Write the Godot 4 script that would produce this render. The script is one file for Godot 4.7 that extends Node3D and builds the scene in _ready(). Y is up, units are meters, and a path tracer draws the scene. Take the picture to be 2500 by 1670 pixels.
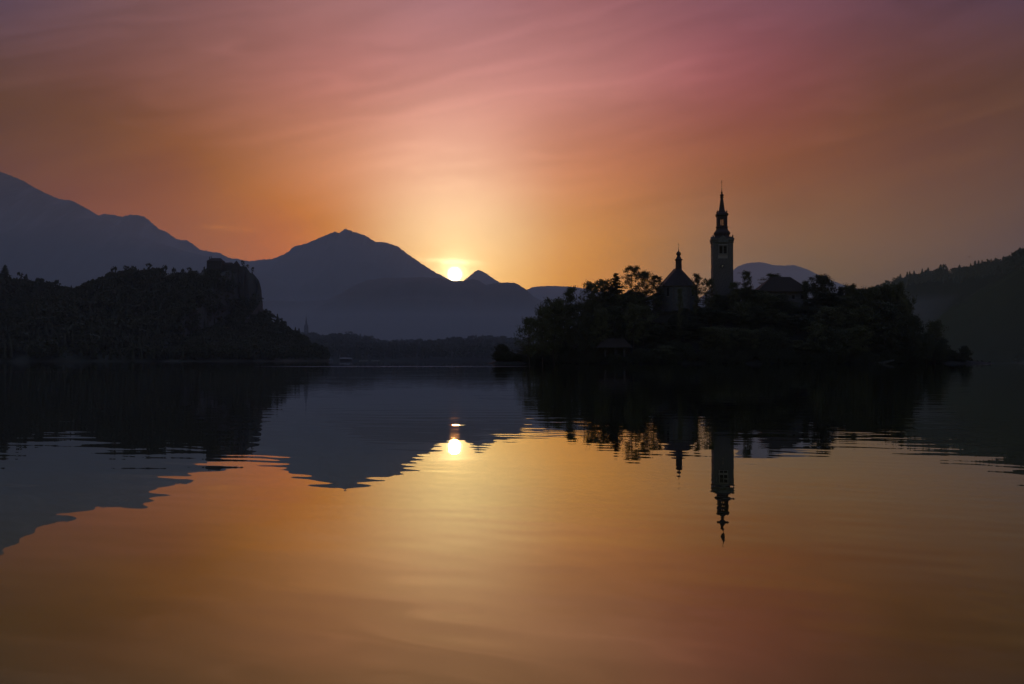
extends Node3D

# A lake at sunrise: an island with a church, a castle hill, far mountains in haze.
# Measurements below are (column, row) read off the photograph at 2500 x 1670, turned into
# directions from the eye; every thing then gets its own distance and real size.
const FOCAL := 2865.0
const EYE := Vector3(0, 1.4, 0)
const PITCH := 0.015357           # the horizon lies at row 879
const HAZE := 0.00004             # per metre, everywhere
const VALLEY_HAZE := 0.00006      # more of it in the valley beyond the village
const SUN_AT := Vector2(1110, 670)

var rng := RandomNumberGenerator.new()
var noise := FastNoiseLite.new()
var taken := {}
var M := {}
var broad := []                   # prototypes of broad-leaved trees, a unit high
var firs := []
var far_trees := {}


func _ready() -> void:
	rng.seed = 20240611
	noise.seed = 7
	noise.frequency = 1.0
	noise.fractal_octaves = 4
	set_camera()
	set_sky()
	set_sun()
	make_materials()
	build_water_and_ground()
	build_mountains()
	make_prototypes()
	build_castle_hill()
	build_forest_ridge()
	build_far_shore()
	build_island()
	build_island_trees()
	build_small_things()


# ---------------------------------------------------------------- camera, sky, sun

func set_camera() -> void:
	var cam := Camera3D.new()
	cam.name = "camera"
	cam.fov = rad_to_deg(2.0 * atan(835.0 / FOCAL))
	cam.near = 0.1
	cam.far = 60000.0
	add_child(cam)
	cam.position = EYE
	cam.rotation.x = PITCH
	cam.current = true


func ray(px: float, py: float) -> Vector3:
	var y := (835.0 - py) / FOCAL
	return Vector3((px - 1250.0) / FOCAL, y * cos(PITCH) + sin(PITCH), y * sin(PITCH) - cos(PITCH))


func at(px: float, py: float, depth: float) -> Vector3:
	var r := ray(px, py)
	return EYE + r * (depth / -r.z)


func lin(r: float, g: float, b: float) -> Color:
	return Color(r / 255.0, g / 255.0, b / 255.0).srgb_to_linear()


# Colours of the morning air by bearing from the middle of the view and by height above the horizon.
const BEARINGS: Array[float] = [-23.6, -19.2, -14.7, -8.9, -2.8, 3.0, 9.9, 17.4, 23.6]
const HEIGHTS: Array[float] = [0.0, 3.6, 6.3, 9.5, 13.3, 17.1]
var air := []


func hermite(v0: Color, v1: Color, v2: Color, v3: Color, x0: float, x1: float, x2: float, x3: float, x: float) -> Color:
	var w := x2 - x1
	var t := clampf((x - x1) / w, 0.0, 1.0)
	var m1 := (v2 - v0) * (w / (x2 - x0))
	var m2 := (v3 - v1) * (w / (x3 - x1))
	var t2 := t * t
	var t3 := t2 * t
	return v1 * (2 * t3 - 3 * t2 + 1) + m1 * (t3 - 2 * t2 + t) + v2 * (3 * t2 - 2 * t3) + m2 * (t3 - t2)


func along_row(row: Array, az: float) -> Color:
	var k := 0
	while k < 7 and az > BEARINGS[k + 1]:
		k += 1
	var a: int = maxi(k - 1, 0)
	var b: int = mini(k + 2, 8)
	return hermite(row[a], row[k], row[k + 1], row[b], BEARINGS[a], BEARINGS[k], BEARINGS[k + 1], BEARINGS[b], az)


func sky_color(az: float, el: float) -> Color:
	var inside_az := clampf(az, -23.6, 23.6)
	var inside_el := clampf(el, 0.0, 17.1)
	var k := 0
	while k < 4 and inside_el > HEIGHTS[k + 1]:
		k += 1
	var a: int = maxi(k - 1, 0)
	var b: int = mini(k + 2, 5)
	var c := hermite(along_row(air[a], inside_az), along_row(air[k], inside_az), along_row(air[k + 1], inside_az), along_row(air[b], inside_az), HEIGHTS[a], HEIGHTS[k], HEIGHTS[k + 1], HEIGHTS[b], inside_el)
	# thin high cloud in long slanting veils
	var u := az * 0.045 + el * 0.02
	var v := el * 0.24 - az * 0.04 - 0.00035 * az * absf(az)
	var warp := noise.get_noise_2d(u * 0.9 + 3.1, v * 0.7)
	var veil := noise.get_noise_3d(u * 0.9 + warp * 0.4, v * 1.6 + warp * 0.6, 2.0)
	var fine := noise.get_noise_3d(u * 3.2 + warp * 1.2, v * 7.0 + warp * 2.0, 9.0)
	var wisp := maxf(0.0, noise.get_noise_3d(u * 1.6 + warp * 0.8 + 20.0, v * 5.0 + warp * 1.5, 5.0) - 0.02)
	var high := smoothstep(5.0, 12.0, el)
	c = c * (1.0 + high * (0.13 * veil + 0.08 * fine + 0.17 * wisp - 0.01) + (1.0 - high) * (0.04 * veil + 0.03 * fine))
	# away from the picture the dawn fades to a dusky violet
	var off := Vector2(maxf(0.0, absf(az) - 23.6) / 70.0, maxf(0.0, el - 17.1) / 45.0).length()
	var dusk := Color(0.075, 0.062, 0.10).lerp(Color(0.15, 0.20, 0.34), smoothstep(4.0, 55.0, el))
	c = c.lerp(dusk * (1.0 + 0.12 * veil), 1.0 - exp(-off * 1.6))
	return c


# the colour beyond the haze that is seen as c through it
func above_haze(c: Color, az: float, el: float) -> Color:
	var far: float = minf(18000.0 / maxf(0.3, cos(deg_to_rad(clampf(az, -70, 70)))), 1760.0 / maxf(sin(deg_to_rad(el)), 0.001))
	var through: float = clampf(1100.0 / maxf(sin(deg_to_rad(el)), 0.001), 2400.0, 16000.0) - 2400.0
	var clear := exp(-HAZE * far - VALLEY_HAZE * through)
	var veil := Color(0.075, 0.068, 0.112) * (1.0 - clear)
	return Color(maxf(c.r - veil.r, c.r * 0.3), maxf(c.g - veil.g * 0.85, c.g * 0.3), maxf(c.b - veil.b, c.b * 0.04)) / clear


func streak(az: float, el: float, az0: float, az1: float, el0: float, tilt: float, thick: float) -> float:
	var t := (az - az0) / (az1 - az0)
	if t <= 0.0 or t >= 1.0:
		return 0.0
	var mid := el0 + tilt * (az - az0) + 0.12 * sin(t * 3.1) + 0.05 * noise.get_noise_1d(az * 1.5)
	return exp(-pow((el - mid) / thick, 2.0)) * smoothstep(0.0, 0.3, t) * smoothstep(1.0, 0.6, t)


func bright_sky(az: float, el: float, sun_az: float, sun_el: float) -> Color:
	var c := sky_color(az, el)
	var dx := (az - sun_az) * cos(deg_to_rad(el))
	var dy := el - sun_el
	var d := sqrt(dx * dx + dy * dy)
	var above := sqrt(dx * dx + pow(dy * (0.55 if dy > 0.0 else 1.0), 2.0))
	c += Color(0.34, 0.21, 0.07) * exp(-above / 1.2)
	c += Color(1.5, 1.2, 0.72) * exp(-d / 0.42)
	c += Color(0.75, 0.62, 0.32) * streak(az, el, sun_az - 2.3, sun_az + 2.2, sun_el + 0.68, -0.06, 0.075) * 0.45
	c += Color(0.75, 0.62, 0.42) * streak(az, el, sun_az - 0.9, sun_az + 0.75, sun_el + 0.50, 0.0, 0.06) * 0.6
	c += Color(0.09, 0.035, 0.008) * streak(az, el, -15.2, -11.5, 6.25, -0.07, 0.05)
	c += Color(9.0, 7.6, 5.6) * smoothstep(0.32, 0.18, d)   # the sun itself
	return c


func set_sky() -> void:
	air = [
		[lin(108, 72, 60), lin(126, 82, 60), lin(152, 94, 60), lin(188, 118, 68), lin(245, 178, 104), lin(205, 138, 86), lin(128, 102, 96), lin(108, 85, 82), lin(86, 70, 68)],
		[lin(110, 72, 60), lin(130, 82, 60), lin(154, 95, 60), lin(194, 120, 66), lin(250, 196, 130), lin(210, 142, 86), lin(134, 104, 94), lin(112, 87, 82), lin(88, 71, 68)],
		[lin(108, 70, 60), lin(130, 80, 60), lin(152, 93, 62), lin(200, 126, 80), lin(249, 203, 156), lin(206, 142, 94), lin(144, 101, 84), lin(116, 84, 74), lin(95, 72, 65)],
		[lin(101, 67, 59), lin(118, 75, 61), lin(148, 91, 68), lin(200, 132, 102), lin(238, 178, 150), lin(202, 132, 104), lin(148, 90, 74), lin(114, 73, 63), lin(97, 67, 60)],
		[lin(97, 67, 71), lin(114, 74, 73), lin(140, 90, 84), lin(178, 115, 107), lin(203, 139, 131), lin(187, 123, 118), lin(152, 88, 92), lin(108, 66, 68), lin(93, 62, 66)],
		[lin(91, 73, 97), lin(110, 80, 90), lin(130, 88, 93), lin(156, 106, 108), lin(167, 114, 120), lin(157, 101, 107), lin(132, 83, 96), lin(100, 66, 83), lin(77, 58, 81)],
	]
	var s := ray(SUN_AT.x, SUN_AT.y).normalized()
	var sun_az := rad_to_deg(atan2(s.x, -s.z))
	var sun_el := rad_to_deg(asin(s.y))
	var w := 3072
	var h := 1536
	var coarse := Image.create(768, 384, false, Image.FORMAT_RGBF)
	for j in 384:
		var el := 90.0 - (j + 0.5) * 180.0 / 384
		for i in 768:
			var az := wrapf((i + 0.5) * 360.0 / 768, -180.0, 180.0)   # the first column looks along -z
			coarse.set_pixel(i, j, above_haze(sky_color(az, maxf(el, 0.0)), az, maxf(el, 0.0)))
	coarse.resize(w, h, Image.INTERPOLATE_BILINEAR)
	var per := 360.0 / w
	for j in range(int(61.0 / per), int(92.0 / per)):
		var el := 90.0 - (j + 0.5) * per
		for i in range(int(-40.0 / per), int(40.0 / per)):
			var az := (i + 0.5) * per
			coarse.set_pixel(posmod(i, w), j, above_haze(bright_sky(az, maxf(el, 0.0), sun_az, sun_el), az, maxf(el, 0.0)))
	var sky := Sky.new()
	var m := PanoramaSkyMaterial.new()
	m.panorama = ImageTexture.create_from_image(coarse)
	sky.sky_material = m
	var env := Environment.new()
	env.background_mode = Environment.BG_SKY
	env.sky = sky
	env.background_energy_multiplier = 1.0
	env.tonemap_mode = Environment.TONE_MAPPER_LINEAR
	env.tonemap_exposure = 1.0
	env.sdfgi_enabled = true
	env.ssao_enabled = true
	env.ssil_enabled = true
	env.volumetric_fog_enabled = true
	env.volumetric_fog_density = HAZE
	env.volumetric_fog_albedo = Color(0.86, 0.93, 1.0)
	env.volumetric_fog_anisotropy = 0.25
	env.volumetric_fog_length = 20000.0
	var we := WorldEnvironment.new()
	we.name = "environment"
	we.environment = env
	add_child(we)


func set_sun() -> void:
	var s := ray(SUN_AT.x, SUN_AT.y).normalized()
	var sun := DirectionalLight3D.new()
	sun.name = "sun"
	sun.light_color = Color(1.0, 0.62, 0.3)
	sun.light_energy = 0.12
	sun.light_angular_distance = 0.5
	sun.shadow_enabled = true
	sun.sky_mode = DirectionalLight3D.SKY_MODE_LIGHT_ONLY
	add_child(sun)
	sun.look_at_from_position(Vector3.ZERO, -s)


# ---------------------------------------------------------------- naming and building helpers

func numbered(called: String) -> String:
	var n: int = taken.get(called, 0)
	taken[called] = n + 1
	return called if n == 0 else "%s_%03d" % [called, n]


func tag(o: Node, label: String, category := "", group := "", kind := "") -> void:
	for pair in [["label", label], ["category", category], ["group", group], ["kind", kind]]:
		if pair[1]:
			o.set_meta(pair[0], pair[1])


func thing(called: String, where: Vector3, label: String, category: String, group := "") -> Node3D:
	var o := Node3D.new()
	o.name = numbered(called)
	add_child(o)
	o.position = where
	tag(o, label, category, group)
	return o


func part(called: String, mesh: Mesh, material: Material, parent: Node) -> MeshInstance3D:
	var o := MeshInstance3D.new()
	o.name = called
	o.mesh = mesh
	o.material_override = material
	parent.add_child(o, true)
	return o


func copy(source: Node3D, called: String, where: Vector3, size: Vector3, turn: float, label: String, category: String, group := "") -> Node3D:
	var o: Node3D = source.duplicate()
	o.name = numbered(called)
	add_child(o)
	o.transform = Transform3D(Basis(Vector3.UP, turn).scaled_local(size), where)
	for key in ["label", "category", "group", "kind"]:
		if o.has_meta(key):
			o.remove_meta(key)
	tag(o, label, category, group)
	return o


func start() -> SurfaceTool:
	var st := SurfaceTool.new()
	st.begin(Mesh.PRIMITIVE_TRIANGLES)
	st.set_smooth_group(-1)
	return st


func done(st: SurfaceTool) -> ArrayMesh:
	st.generate_normals()
	return st.commit()


# corners run anticlockwise seen from outside
func tri(st: SurfaceTool, a: Vector3, b: Vector3, c: Vector3) -> void:
	st.add_vertex(a)
	st.add_vertex(c)
	st.add_vertex(b)


func quad(st: SurfaceTool, a: Vector3, b: Vector3, c: Vector3, d: Vector3) -> void:
	tri(st, a, b, c)
	tri(st, a, c, d)


func box(st: SurfaceTool, mid: Vector3, size: Vector3) -> void:
	var h := size / 2
	var p := []
	for y in [-1, 1]:
		for q in [[-1, 1], [1, 1], [1, -1], [-1, -1]]:
			p.append(mid + Vector3(q[0] * h.x, y * h.y, q[1] * h.z))
	for k in 4:
		var n := (k + 1) % 4
		quad(st, p[k], p[n], p[4 + n], p[4 + k])
	quad(st, p[4], p[5], p[6], p[7])
	quad(st, p[3], p[2], p[1], p[0])


func box_mesh(mid: Vector3, size: Vector3) -> ArrayMesh:
	var st := start()
	box(st, mid, size)
	return done(st)


# a profile of (radius, height) pairs turned round the upright axis; sides = 4 or 8 give flat faces, radius then to the flat
func lathe(st: SurfaceTool, profile: Array, sides: int, mid := Vector3.ZERO, smooth := false) -> void:
	st.set_smooth_group(0 if smooth else -1)
	var k := 1.0 / cos(PI / sides) if sides <= 8 else 1.0
	var turn := PI / sides if sides <= 8 else 0.0
	for n in profile.size() - 1:
		var lo: Vector2 = profile[n]
		var hi: Vector2 = profile[n + 1]
		for i in sides:
			var a := turn + TAU * i / sides
			var b := turn + TAU * (i + 1) / sides
			var pa := Vector3(sin(a), 0, cos(a)) * k
			var pb := Vector3(sin(b), 0, cos(b)) * k
			var p := mid + pa * lo.x + Vector3.UP * lo.y
			var q := mid + pb * lo.x + Vector3.UP * lo.y
			var r := mid + pb * hi.x + Vector3.UP * hi.y
			var s := mid + pa * hi.x + Vector3.UP * hi.y
			if lo.x > 0.0:
				tri(st, p, q, r)
			if hi.x > 0.0:
				tri(st, p, r, s)
	st.set_smooth_group(-1)


func lathe_mesh(profile: Array, sides: int, mid := Vector3.ZERO, smooth := false) -> ArrayMesh:
	var st := start()
	lathe(st, profile, sides, mid, smooth)
	return done(st)


func tube(st: SurfaceTool, points: Array, radii: Array, sides := 5) -> void:
	for n in points.size() - 1:
		var a: Vector3 = points[n]
		var b: Vector3 = points[n + 1]
		var along := (b - a).normalized()
		var side := along.cross(Vector3.RIGHT if absf(along.x) < 0.8 else Vector3.UP).normalized()
		var other := side.cross(along)
		for i in sides:
			var u := TAU * i / sides
			var v := TAU * (i + 1) / sides
			var pu := side * cos(u) + other * sin(u)
			var pv := side * cos(v) + other * sin(v)
			quad(st, a + pv * radii[n], a + pu * radii[n], b + pu * radii[n + 1], b + pv * radii[n + 1])


func mottled(seed_: int, frequency: float, low: float, high: float) -> NoiseTexture2D:
	var n := FastNoiseLite.new()
	n.seed = seed_
	n.frequency = frequency
	n.fractal_octaves = 5
	var t := NoiseTexture2D.new()
	t.width = 512
	t.height = 512
	t.seamless = true
	t.noise = n
	var g := Gradient.new()
	g.set_color(0, Color(low, low, low))
	g.set_color(1, Color(high, high, high))
	t.color_ramp = g
	return t


func mat(called: String, r: float, g: float, b: float, rough := 0.9, texture: Texture2D = null, metres := 4.0) -> StandardMaterial3D:
	var m := StandardMaterial3D.new()
	m.resource_name = called
	m.albedo_color = Color(r, g, b).linear_to_srgb()
	m.roughness = rough
	m.cull_mode = BaseMaterial3D.CULL_DISABLED
	if texture:
		m.albedo_texture = texture
		m.uv1_triplanar = true
		m.uv1_world_triplanar = true
		m.uv1_scale = Vector3.ONE / metres
	M[called] = m
	return m


func make_materials() -> void:
	var patchy := mottled(3, 0.012, 0.45, 1.0)
	var grain := mottled(5, 0.03, 0.7, 1.0)
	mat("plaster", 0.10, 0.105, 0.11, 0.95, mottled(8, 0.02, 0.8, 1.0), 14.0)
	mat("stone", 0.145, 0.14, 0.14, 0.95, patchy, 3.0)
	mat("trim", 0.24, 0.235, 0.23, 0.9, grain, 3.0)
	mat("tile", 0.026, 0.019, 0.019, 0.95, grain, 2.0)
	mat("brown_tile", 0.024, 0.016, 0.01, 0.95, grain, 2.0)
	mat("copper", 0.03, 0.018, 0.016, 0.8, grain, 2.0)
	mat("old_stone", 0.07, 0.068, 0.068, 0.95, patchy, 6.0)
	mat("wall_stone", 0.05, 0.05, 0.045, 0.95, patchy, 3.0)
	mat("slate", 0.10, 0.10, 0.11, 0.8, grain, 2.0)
	mat("iron", 0.03, 0.025, 0.02, 0.5)
	mat("wood", 0.05, 0.035, 0.025, 0.85, grain, 1.0)
	mat("white_paint", 0.4, 0.4, 0.4, 0.8)
	mat("dial", 0.03, 0.03, 0.03, 0.6)
	mat("gilt", 0.75, 0.62, 0.35, 0.4)
	mat("bark", 0.045, 0.034, 0.026, 0.95)
	mat("rock", 0.26, 0.25, 0.24, 0.95, patchy, 20.0)
	mat("earth", 0.018, 0.019, 0.013, 0.95, patchy, 12.0)
	mat("feather", 0.03, 0.03, 0.03, 0.8)
	mat("dark", 0.01, 0.01, 0.01, 0.9)
	for k in 3:
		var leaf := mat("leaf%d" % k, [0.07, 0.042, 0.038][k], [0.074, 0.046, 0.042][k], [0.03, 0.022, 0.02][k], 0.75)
		leaf.vertex_color_use_as_albedo = true
		leaf.backlight_enabled = true
		leaf.backlight = Color(0.5, 0.55, 0.2)
	var terrain := mat("terrain", 1, 1, 1, 0.95)
	terrain.vertex_color_use_as_albedo = true
	var water := mat("water", 0.25, 0.33, 0.015, 0.008)
	water.metallic = 1.0
	water.normal_enabled = true
	water.normal_texture = ripples()
	water.uv1_scale = Vector3.ONE
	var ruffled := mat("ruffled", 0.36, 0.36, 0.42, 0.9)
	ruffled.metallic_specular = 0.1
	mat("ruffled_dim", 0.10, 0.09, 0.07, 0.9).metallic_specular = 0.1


# normals of a nearly calm lake: a sum of small waves that fit the tile
func ripples() -> ImageTexture:
	var n := 768
	var tile := 48.0
	var sx := PackedFloat32Array()
	var sz := PackedFloat32Array()
	sx.resize(n * n)
	sz.resize(n * n)
	var ca := PackedFloat32Array()
	var sa := PackedFloat32Array()
	ca.resize(n)
	sa.resize(n)
	for c in 34:
		var length := 0.32 * pow(16.0, rng.randf())
		var heading := rng.randfn(0.0, 0.42)
		var kz := roundf(tile / length * cos(heading))
		var kx := roundf(tile / length * sin(heading) * 0.8)
		var phase := rng.randf() * TAU
		var real := tile / maxf(1.0, Vector2(kx, kz).length())
		var slope := 0.0007 * (1.25 if real < 1.2 else (0.9 if real < 2.6 else 0.4)) * rng.randf_range(0.5, 1.3)
		var len2 := maxf(1.0, Vector2(kx, kz).length())
		var gx := slope * kx / len2
		var gz := slope * kz / len2
		for i in n:
			ca[i] = cos(TAU * kx * i / n)
			sa[i] = sin(TAU * kx * i / n)
		for j in n:
			var cb := cos(TAU * kz * j / n + phase)
			var sb := sin(TAU * kz * j / n + phase)
			var row := j * n
			for i in n:
				var s := sa[i] * cb + ca[i] * sb
				sx[row + i] += gx * s
				sz[row + i] += gz * s
	var im := Image.create(n, n, false, Image.FORMAT_RGBF)
	for j in n:
		for i in n:
			var gain := 1.0 + 0.55 * sin(TAU * (2.0 * j + i) / n) * sin(TAU * (j - 2.0 * i) / n + 1.0)
			var v := Vector3(-sx[j * n + i] * gain, sz[j * n + i] * gain, 1.0).normalized()
			im.set_pixel(i, j, Color(v.x * 0.5 + 0.5, v.y * 0.5 + 0.5, v.z * 0.5 + 0.5))
	return ImageTexture.create_from_image(im)


# ---------------------------------------------------------------- water, ground, mountains

func sheet(called: String, x0: float, x1: float, z0: float, z1: float, y: float, material: Material, tile := 1.0) -> MeshInstance3D:
	var st := start()
	for c in [[x0, z1], [x1, z1], [x1, z0], [x0, z1], [x1, z0], [x0, z0]]:
		st.set_uv(Vector2(c[0], c[1]) / tile)
		st.set_normal(Vector3.UP)
		st.add_vertex(Vector3(c[0], y, c[1]))
	st.index()
	var arrays := st.commit_to_arrays()
	var idx: PackedInt32Array = arrays[Mesh.ARRAY_INDEX]
	idx.reverse()
	arrays[Mesh.ARRAY_INDEX] = idx
	var mesh := ArrayMesh.new()
	mesh.add_surface_from_arrays(Mesh.PRIMITIVE_TRIANGLES, arrays)
	var o := part(numbered(called), mesh, material, self)
	o.set_meta("kind", "structure")
	return o


func build_water_and_ground() -> void:
	tag(sheet("water", -2600, 2600, -2300, 400, 0.0, M.water, 48.0), "calm lake mirroring the sunrise, island and mountains", "", "", "structure")
	tag(sheet("ground", -12000, 12000, -17600, 900, -2.5, M.earth), "valley floor round the lake", "", "", "structure")
	# bands where a breath of wind ruffles the mirror
	ripple_band(-56.0, 5.0, -253.0, 9.0, M.ruffled, "pale thread of wind ruffled water before the island tip")
	ripple_band(-75.0, -46.0, -138.0, 2.2, M.ruffled_dim, "dim thread of ruffled water under the castle hill wood")
	ripple_band(222.0, 420.0, -545.0, 60.0, M.ruffled, "pale thread of ruffled water beyond the low spit")


# a patch of ruffled water, pointed at its ends, lying on the mirror
func ripple_band(x0: float, x1: float, z: float, wide: float, material: Material, label: String) -> void:
	var st := start()
	var n := 40
	for i in n:
		var p := []
		for t in [float(i) / n, float(i + 1) / n]:
			var half: float = wide * 0.5 * pow(sin(PI * t), 0.7) * (1.0 + 0.5 * noise.get_noise_1d(t * 9.0 + z))
			var bend: float = wide * 0.3 * noise.get_noise_1d(t * 3.0 - z)
			p.append([lerpf(x0, x1, t), z + bend + half, z + bend - half])
		quad(st, Vector3(p[0][0], 0.004, p[0][1]), Vector3(p[1][0], 0.004, p[1][1]), Vector3(p[1][0], 0.004, p[1][2]), Vector3(p[0][0], 0.004, p[0][2]))
	tag(part(numbered("water_ruffled_band"), done(st), material, self), label, "", "", "structure")


# a ridge: points are (column, row, distance); the front and back slopes fall to the ground
func sample_line(pts: Array, px: float) -> Vector3:
	for k in pts.size() - 1:
		if px <= pts[k + 1].x:
			var t := clampf((px - pts[k].x) / (pts[k + 1].x - pts[k].x), 0.0, 1.0)
			return pts[k].lerp(pts[k + 1], t)
	return pts[-1]


func ridge_point(h: Dictionary, px: float) -> Vector3:
	var p := sample_line(h.line, px)
	var r := at(p.x, p.y + h.get("lower", 0.0), p.z)
	var size: float = p.z / FOCAL
	r.y += size * h.get("jag", 1.5) * (1.2 * noise.get_noise_2d(px * 0.09, h.salt) + 0.8 * noise.get_noise_2d(px * 0.3, h.salt + 5.0))
	return r


func slope_point(h: Dictionary, px: float, s: float) -> Vector3:
	var r := ridge_point(h, px)
	var w: float = h.front if s >= 0.0 else h.back
	var a := absf(s)
	var top := r.y
	var fall := pow(a, h.get("bulge", 1.25))
	var y := lerpf(top, -3.0, fall)
	if h.has("cliff") and s >= 0.0:
		var c := smoothstep(h.cliff[0], h.cliff[1], px)
		var foot: float = minf(h.cliff[2], top)
		var steep := lerpf(top, foot, smoothstep(0.0, 0.05, a)) if a < 0.05 else lerpf(foot, -3.0, pow((a - 0.05) / 0.95, 0.9))
		y = lerpf(y, steep, c)
	var spur: float = h.get("spur", 0.16) * maxf(top, 0.0) * sin(PI * clampf(a, 0.0, 1.0))
	var q := Vector2(r.x, r.z + w * s) / maxf(h.get("grain", 900.0), 1.0)
	y += spur * (noise.get_noise_2d(q.x, q.y + h.salt) - 0.25)
	var p := Vector3(r.x, y, r.z + w * s)
	if h.has("cliff") and s < 0.0:
		p.x *= p.z / r.z
	if h.has("cliff") and px > h.cliff[0] - 10.0 and a < 0.07:
		var amount: float = 7.0 * smoothstep(h.cliff[0] - 10.0, h.cliff[1], px) * smoothstep(0.0, 0.02, a) * smoothstep(0.07, 0.05, a)
		p.z += amount * (noise.get_noise_2d(p.x / 9.0, p.y / 28.0) + 0.6 * noise.get_noise_2d(p.x / 3.5 + 30.0, p.y / 8.0))
	return p


func fine_columns(x0: float, x1: float, f0: float, f1: float, t: float) -> float:
	if t < 0.35:
		return lerpf(x0, f0, t / 0.35)
	return lerpf(f0, f1, (t - 0.35) / 0.5) if t < 0.85 else lerpf(f1, x1, (t - 0.85) / 0.15)


func ridge_mesh(h: Dictionary, step: float, rows: int, low: Color, rock: Color) -> ArrayMesh:
	var x0: float = h.line[0].x
	var x1: float = h.line[-1].x
	var n := int((x1 - x0) / step) + 1
	var v := PackedVector3Array()
	var idx := PackedInt32Array()
	var across := rows * 2 + 1
	for i in n + 1:
		var px := lerpf(x0, x1, float(i) / n)
		if h.has("cliff"):                # closer columns across the rock face
			px = fine_columns(x0, x1, 520.0, 660.0, float(i) / n)
		for j in across:
			var s := float(j - rows) / rows
			v.append(slope_point(h, px, signf(s) * pow(absf(s), 1.6)))
	for i in n:
		for j in across - 1:
			var a := i * across + j
			var b := a + across
			for k in [a, b, b + 1, a, b + 1, a + 1]:
				idx.append(k)
	var nrm := PackedVector3Array()
	nrm.resize(v.size())
	for t in range(0, idx.size(), 3):
		var c := (v[idx[t + 2]] - v[idx[t]]).cross(v[idx[t + 1]] - v[idx[t]])
		if c.y < 0.0:
			c = -c
		for k in 3:
			nrm[idx[t + k]] += c
	var col := PackedColorArray()
	for i in v.size():
		nrm[i] = nrm[i].normalized()
		var bare := smoothstep(0.62, 0.42, nrm[i].y)
		if h.has("bare_above"):
			bare = maxf(bare * 0.3, smoothstep(0.0, 1.0, (v[i].y - h.bare_above) / 500.0) * smoothstep(0.16, 0.32, noise.get_noise_2d(v[i].x / 130.0 + v[i].y / 300.0, v[i].y / 520.0)))
		col.append(low.lerp(rock, bare) * (0.85 + 0.3 * noise.get_noise_2d(v[i].x / 60.0, v[i].z / 60.0)))
	var arrays := []
	arrays.resize(Mesh.ARRAY_MAX)
	arrays[Mesh.ARRAY_VERTEX] = v
	arrays[Mesh.ARRAY_NORMAL] = nrm
	arrays[Mesh.ARRAY_COLOR] = col
	arrays[Mesh.ARRAY_INDEX] = idx
	var mesh := ArrayMesh.new()
	mesh.add_surface_from_arrays(Mesh.PRIMITIVE_TRIANGLES, arrays)
	return mesh


func line(flat: Array, depth: float) -> Array:
	var out := []
	for k in range(0, flat.size(), 2):
		out.append(Vector3(flat[k], flat[k + 1], depth))
	return out


func build_mountains() -> void:
	var wood := Color(0.03, 0.036, 0.03)
	var rock := Color(0.09, 0.088, 0.088)
	var all := [
		["bare shouldered mountain falling from the frame edge, highest in view", line([-420, 470, -250, 405, -120, 392, 0, 419, 22, 427, 54, 440, 90, 461, 120, 476, 145, 486, 170, 488, 188, 496, 217, 512, 241, 527, 300, 556, 370, 588, 450, 612, 560, 640, 700, 690, 820, 760], 10500.0), 3400.0, 2500.0, 1.2, 700.0],
		["jagged rocky crest behind the bare shouldered mountain", line([140, 600, 200, 545, 241, 527, 257, 522, 279, 525, 300, 529.5, 319, 524, 340, 525.5, 358, 533, 375, 548, 387, 559, 402, 563, 416, 573, 431, 585, 456, 586.5, 474, 598, 489, 610, 518, 615.5, 536, 617, 557, 630, 583, 632, 608, 638, 644, 633.5, 680, 634, 760, 680], 13000.0), 3200.0, 2600.0, 2.2, 700.0],
		["double topped mountain whose slope the sun rises behind", line([600, 650, 644, 640, 666, 632, 695, 621, 713, 610, 719, 602, 746, 595.5, 775, 583, 796, 574, 818, 565, 829, 569.5, 837, 562, 845, 558.5, 862, 566, 889, 573.5, 916, 590, 943, 592, 970, 600.5, 991, 617, 1017, 635, 1041, 651, 1065, 666, 1086, 677, 1120, 694, 1200, 740], 12000.0), 3200.0, 2600.0, 1.4, 900.0],
		["wooded foothill below the rising sun", line([560, 800, 600, 752, 654, 734, 740, 736, 803, 731, 838, 714, 868, 696, 898, 684, 943, 678, 988, 678, 1032, 676.5, 1077, 679, 1089, 683.5, 1107, 686, 1131, 685, 1152, 681.5, 1166, 683.5, 1187, 696, 1211, 690.5, 1229, 689.5, 1256, 690, 1268, 696, 1286, 708, 1303, 725, 1380, 760, 1500, 800], 7500.0), 2400.0, 1900.0, 0.9, 5000.0],
		["small pointed peak just beside the sun", line([1080, 720, 1134, 684, 1152, 669, 1160, 662, 1168, 658.5, 1177, 662, 1187, 667.5, 1220, 690, 1300, 735], 14000.0), 2600.0, 2400.0, 0.5, 5000.0],
		["long low wooded ridge behind the island trees", line([1230, 760, 1284, 708, 1303, 700, 1337, 697.5, 1365, 698.5, 1408, 701, 1437, 707, 1520, 720, 1650, 726, 1760, 735, 1900, 770], 13500.0), 2600.0, 2400.0, 1.0, 5000.0],
		["pale rounded mountain beside the bell tower", line([1690, 745, 1740, 700, 1785, 663, 1803, 649.5, 1824, 642.5, 1854, 640, 1870, 642, 1886, 647, 1911, 648.5, 1939, 647, 1969, 656.5, 2003, 673, 2042, 693, 2080, 712, 2150, 740, 2300, 790], 15500.0), 3400.0, 2000.0, 0.5, 2400.0],
	]
	var salt := 10.0
	for a in all:
		salt += 13.0
		var h := {"line": a[1], "front": a[2], "back": a[3], "jag": a[4], "salt": salt, "bare_above": a[5]}
		var o := part(numbered("mountain"), ridge_mesh(h, 2.0, 14, wood, rock), M.terrain, self)
		tag(o, a[0], "", "", "structure")


# ---------------------------------------------------------------- trees

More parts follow.
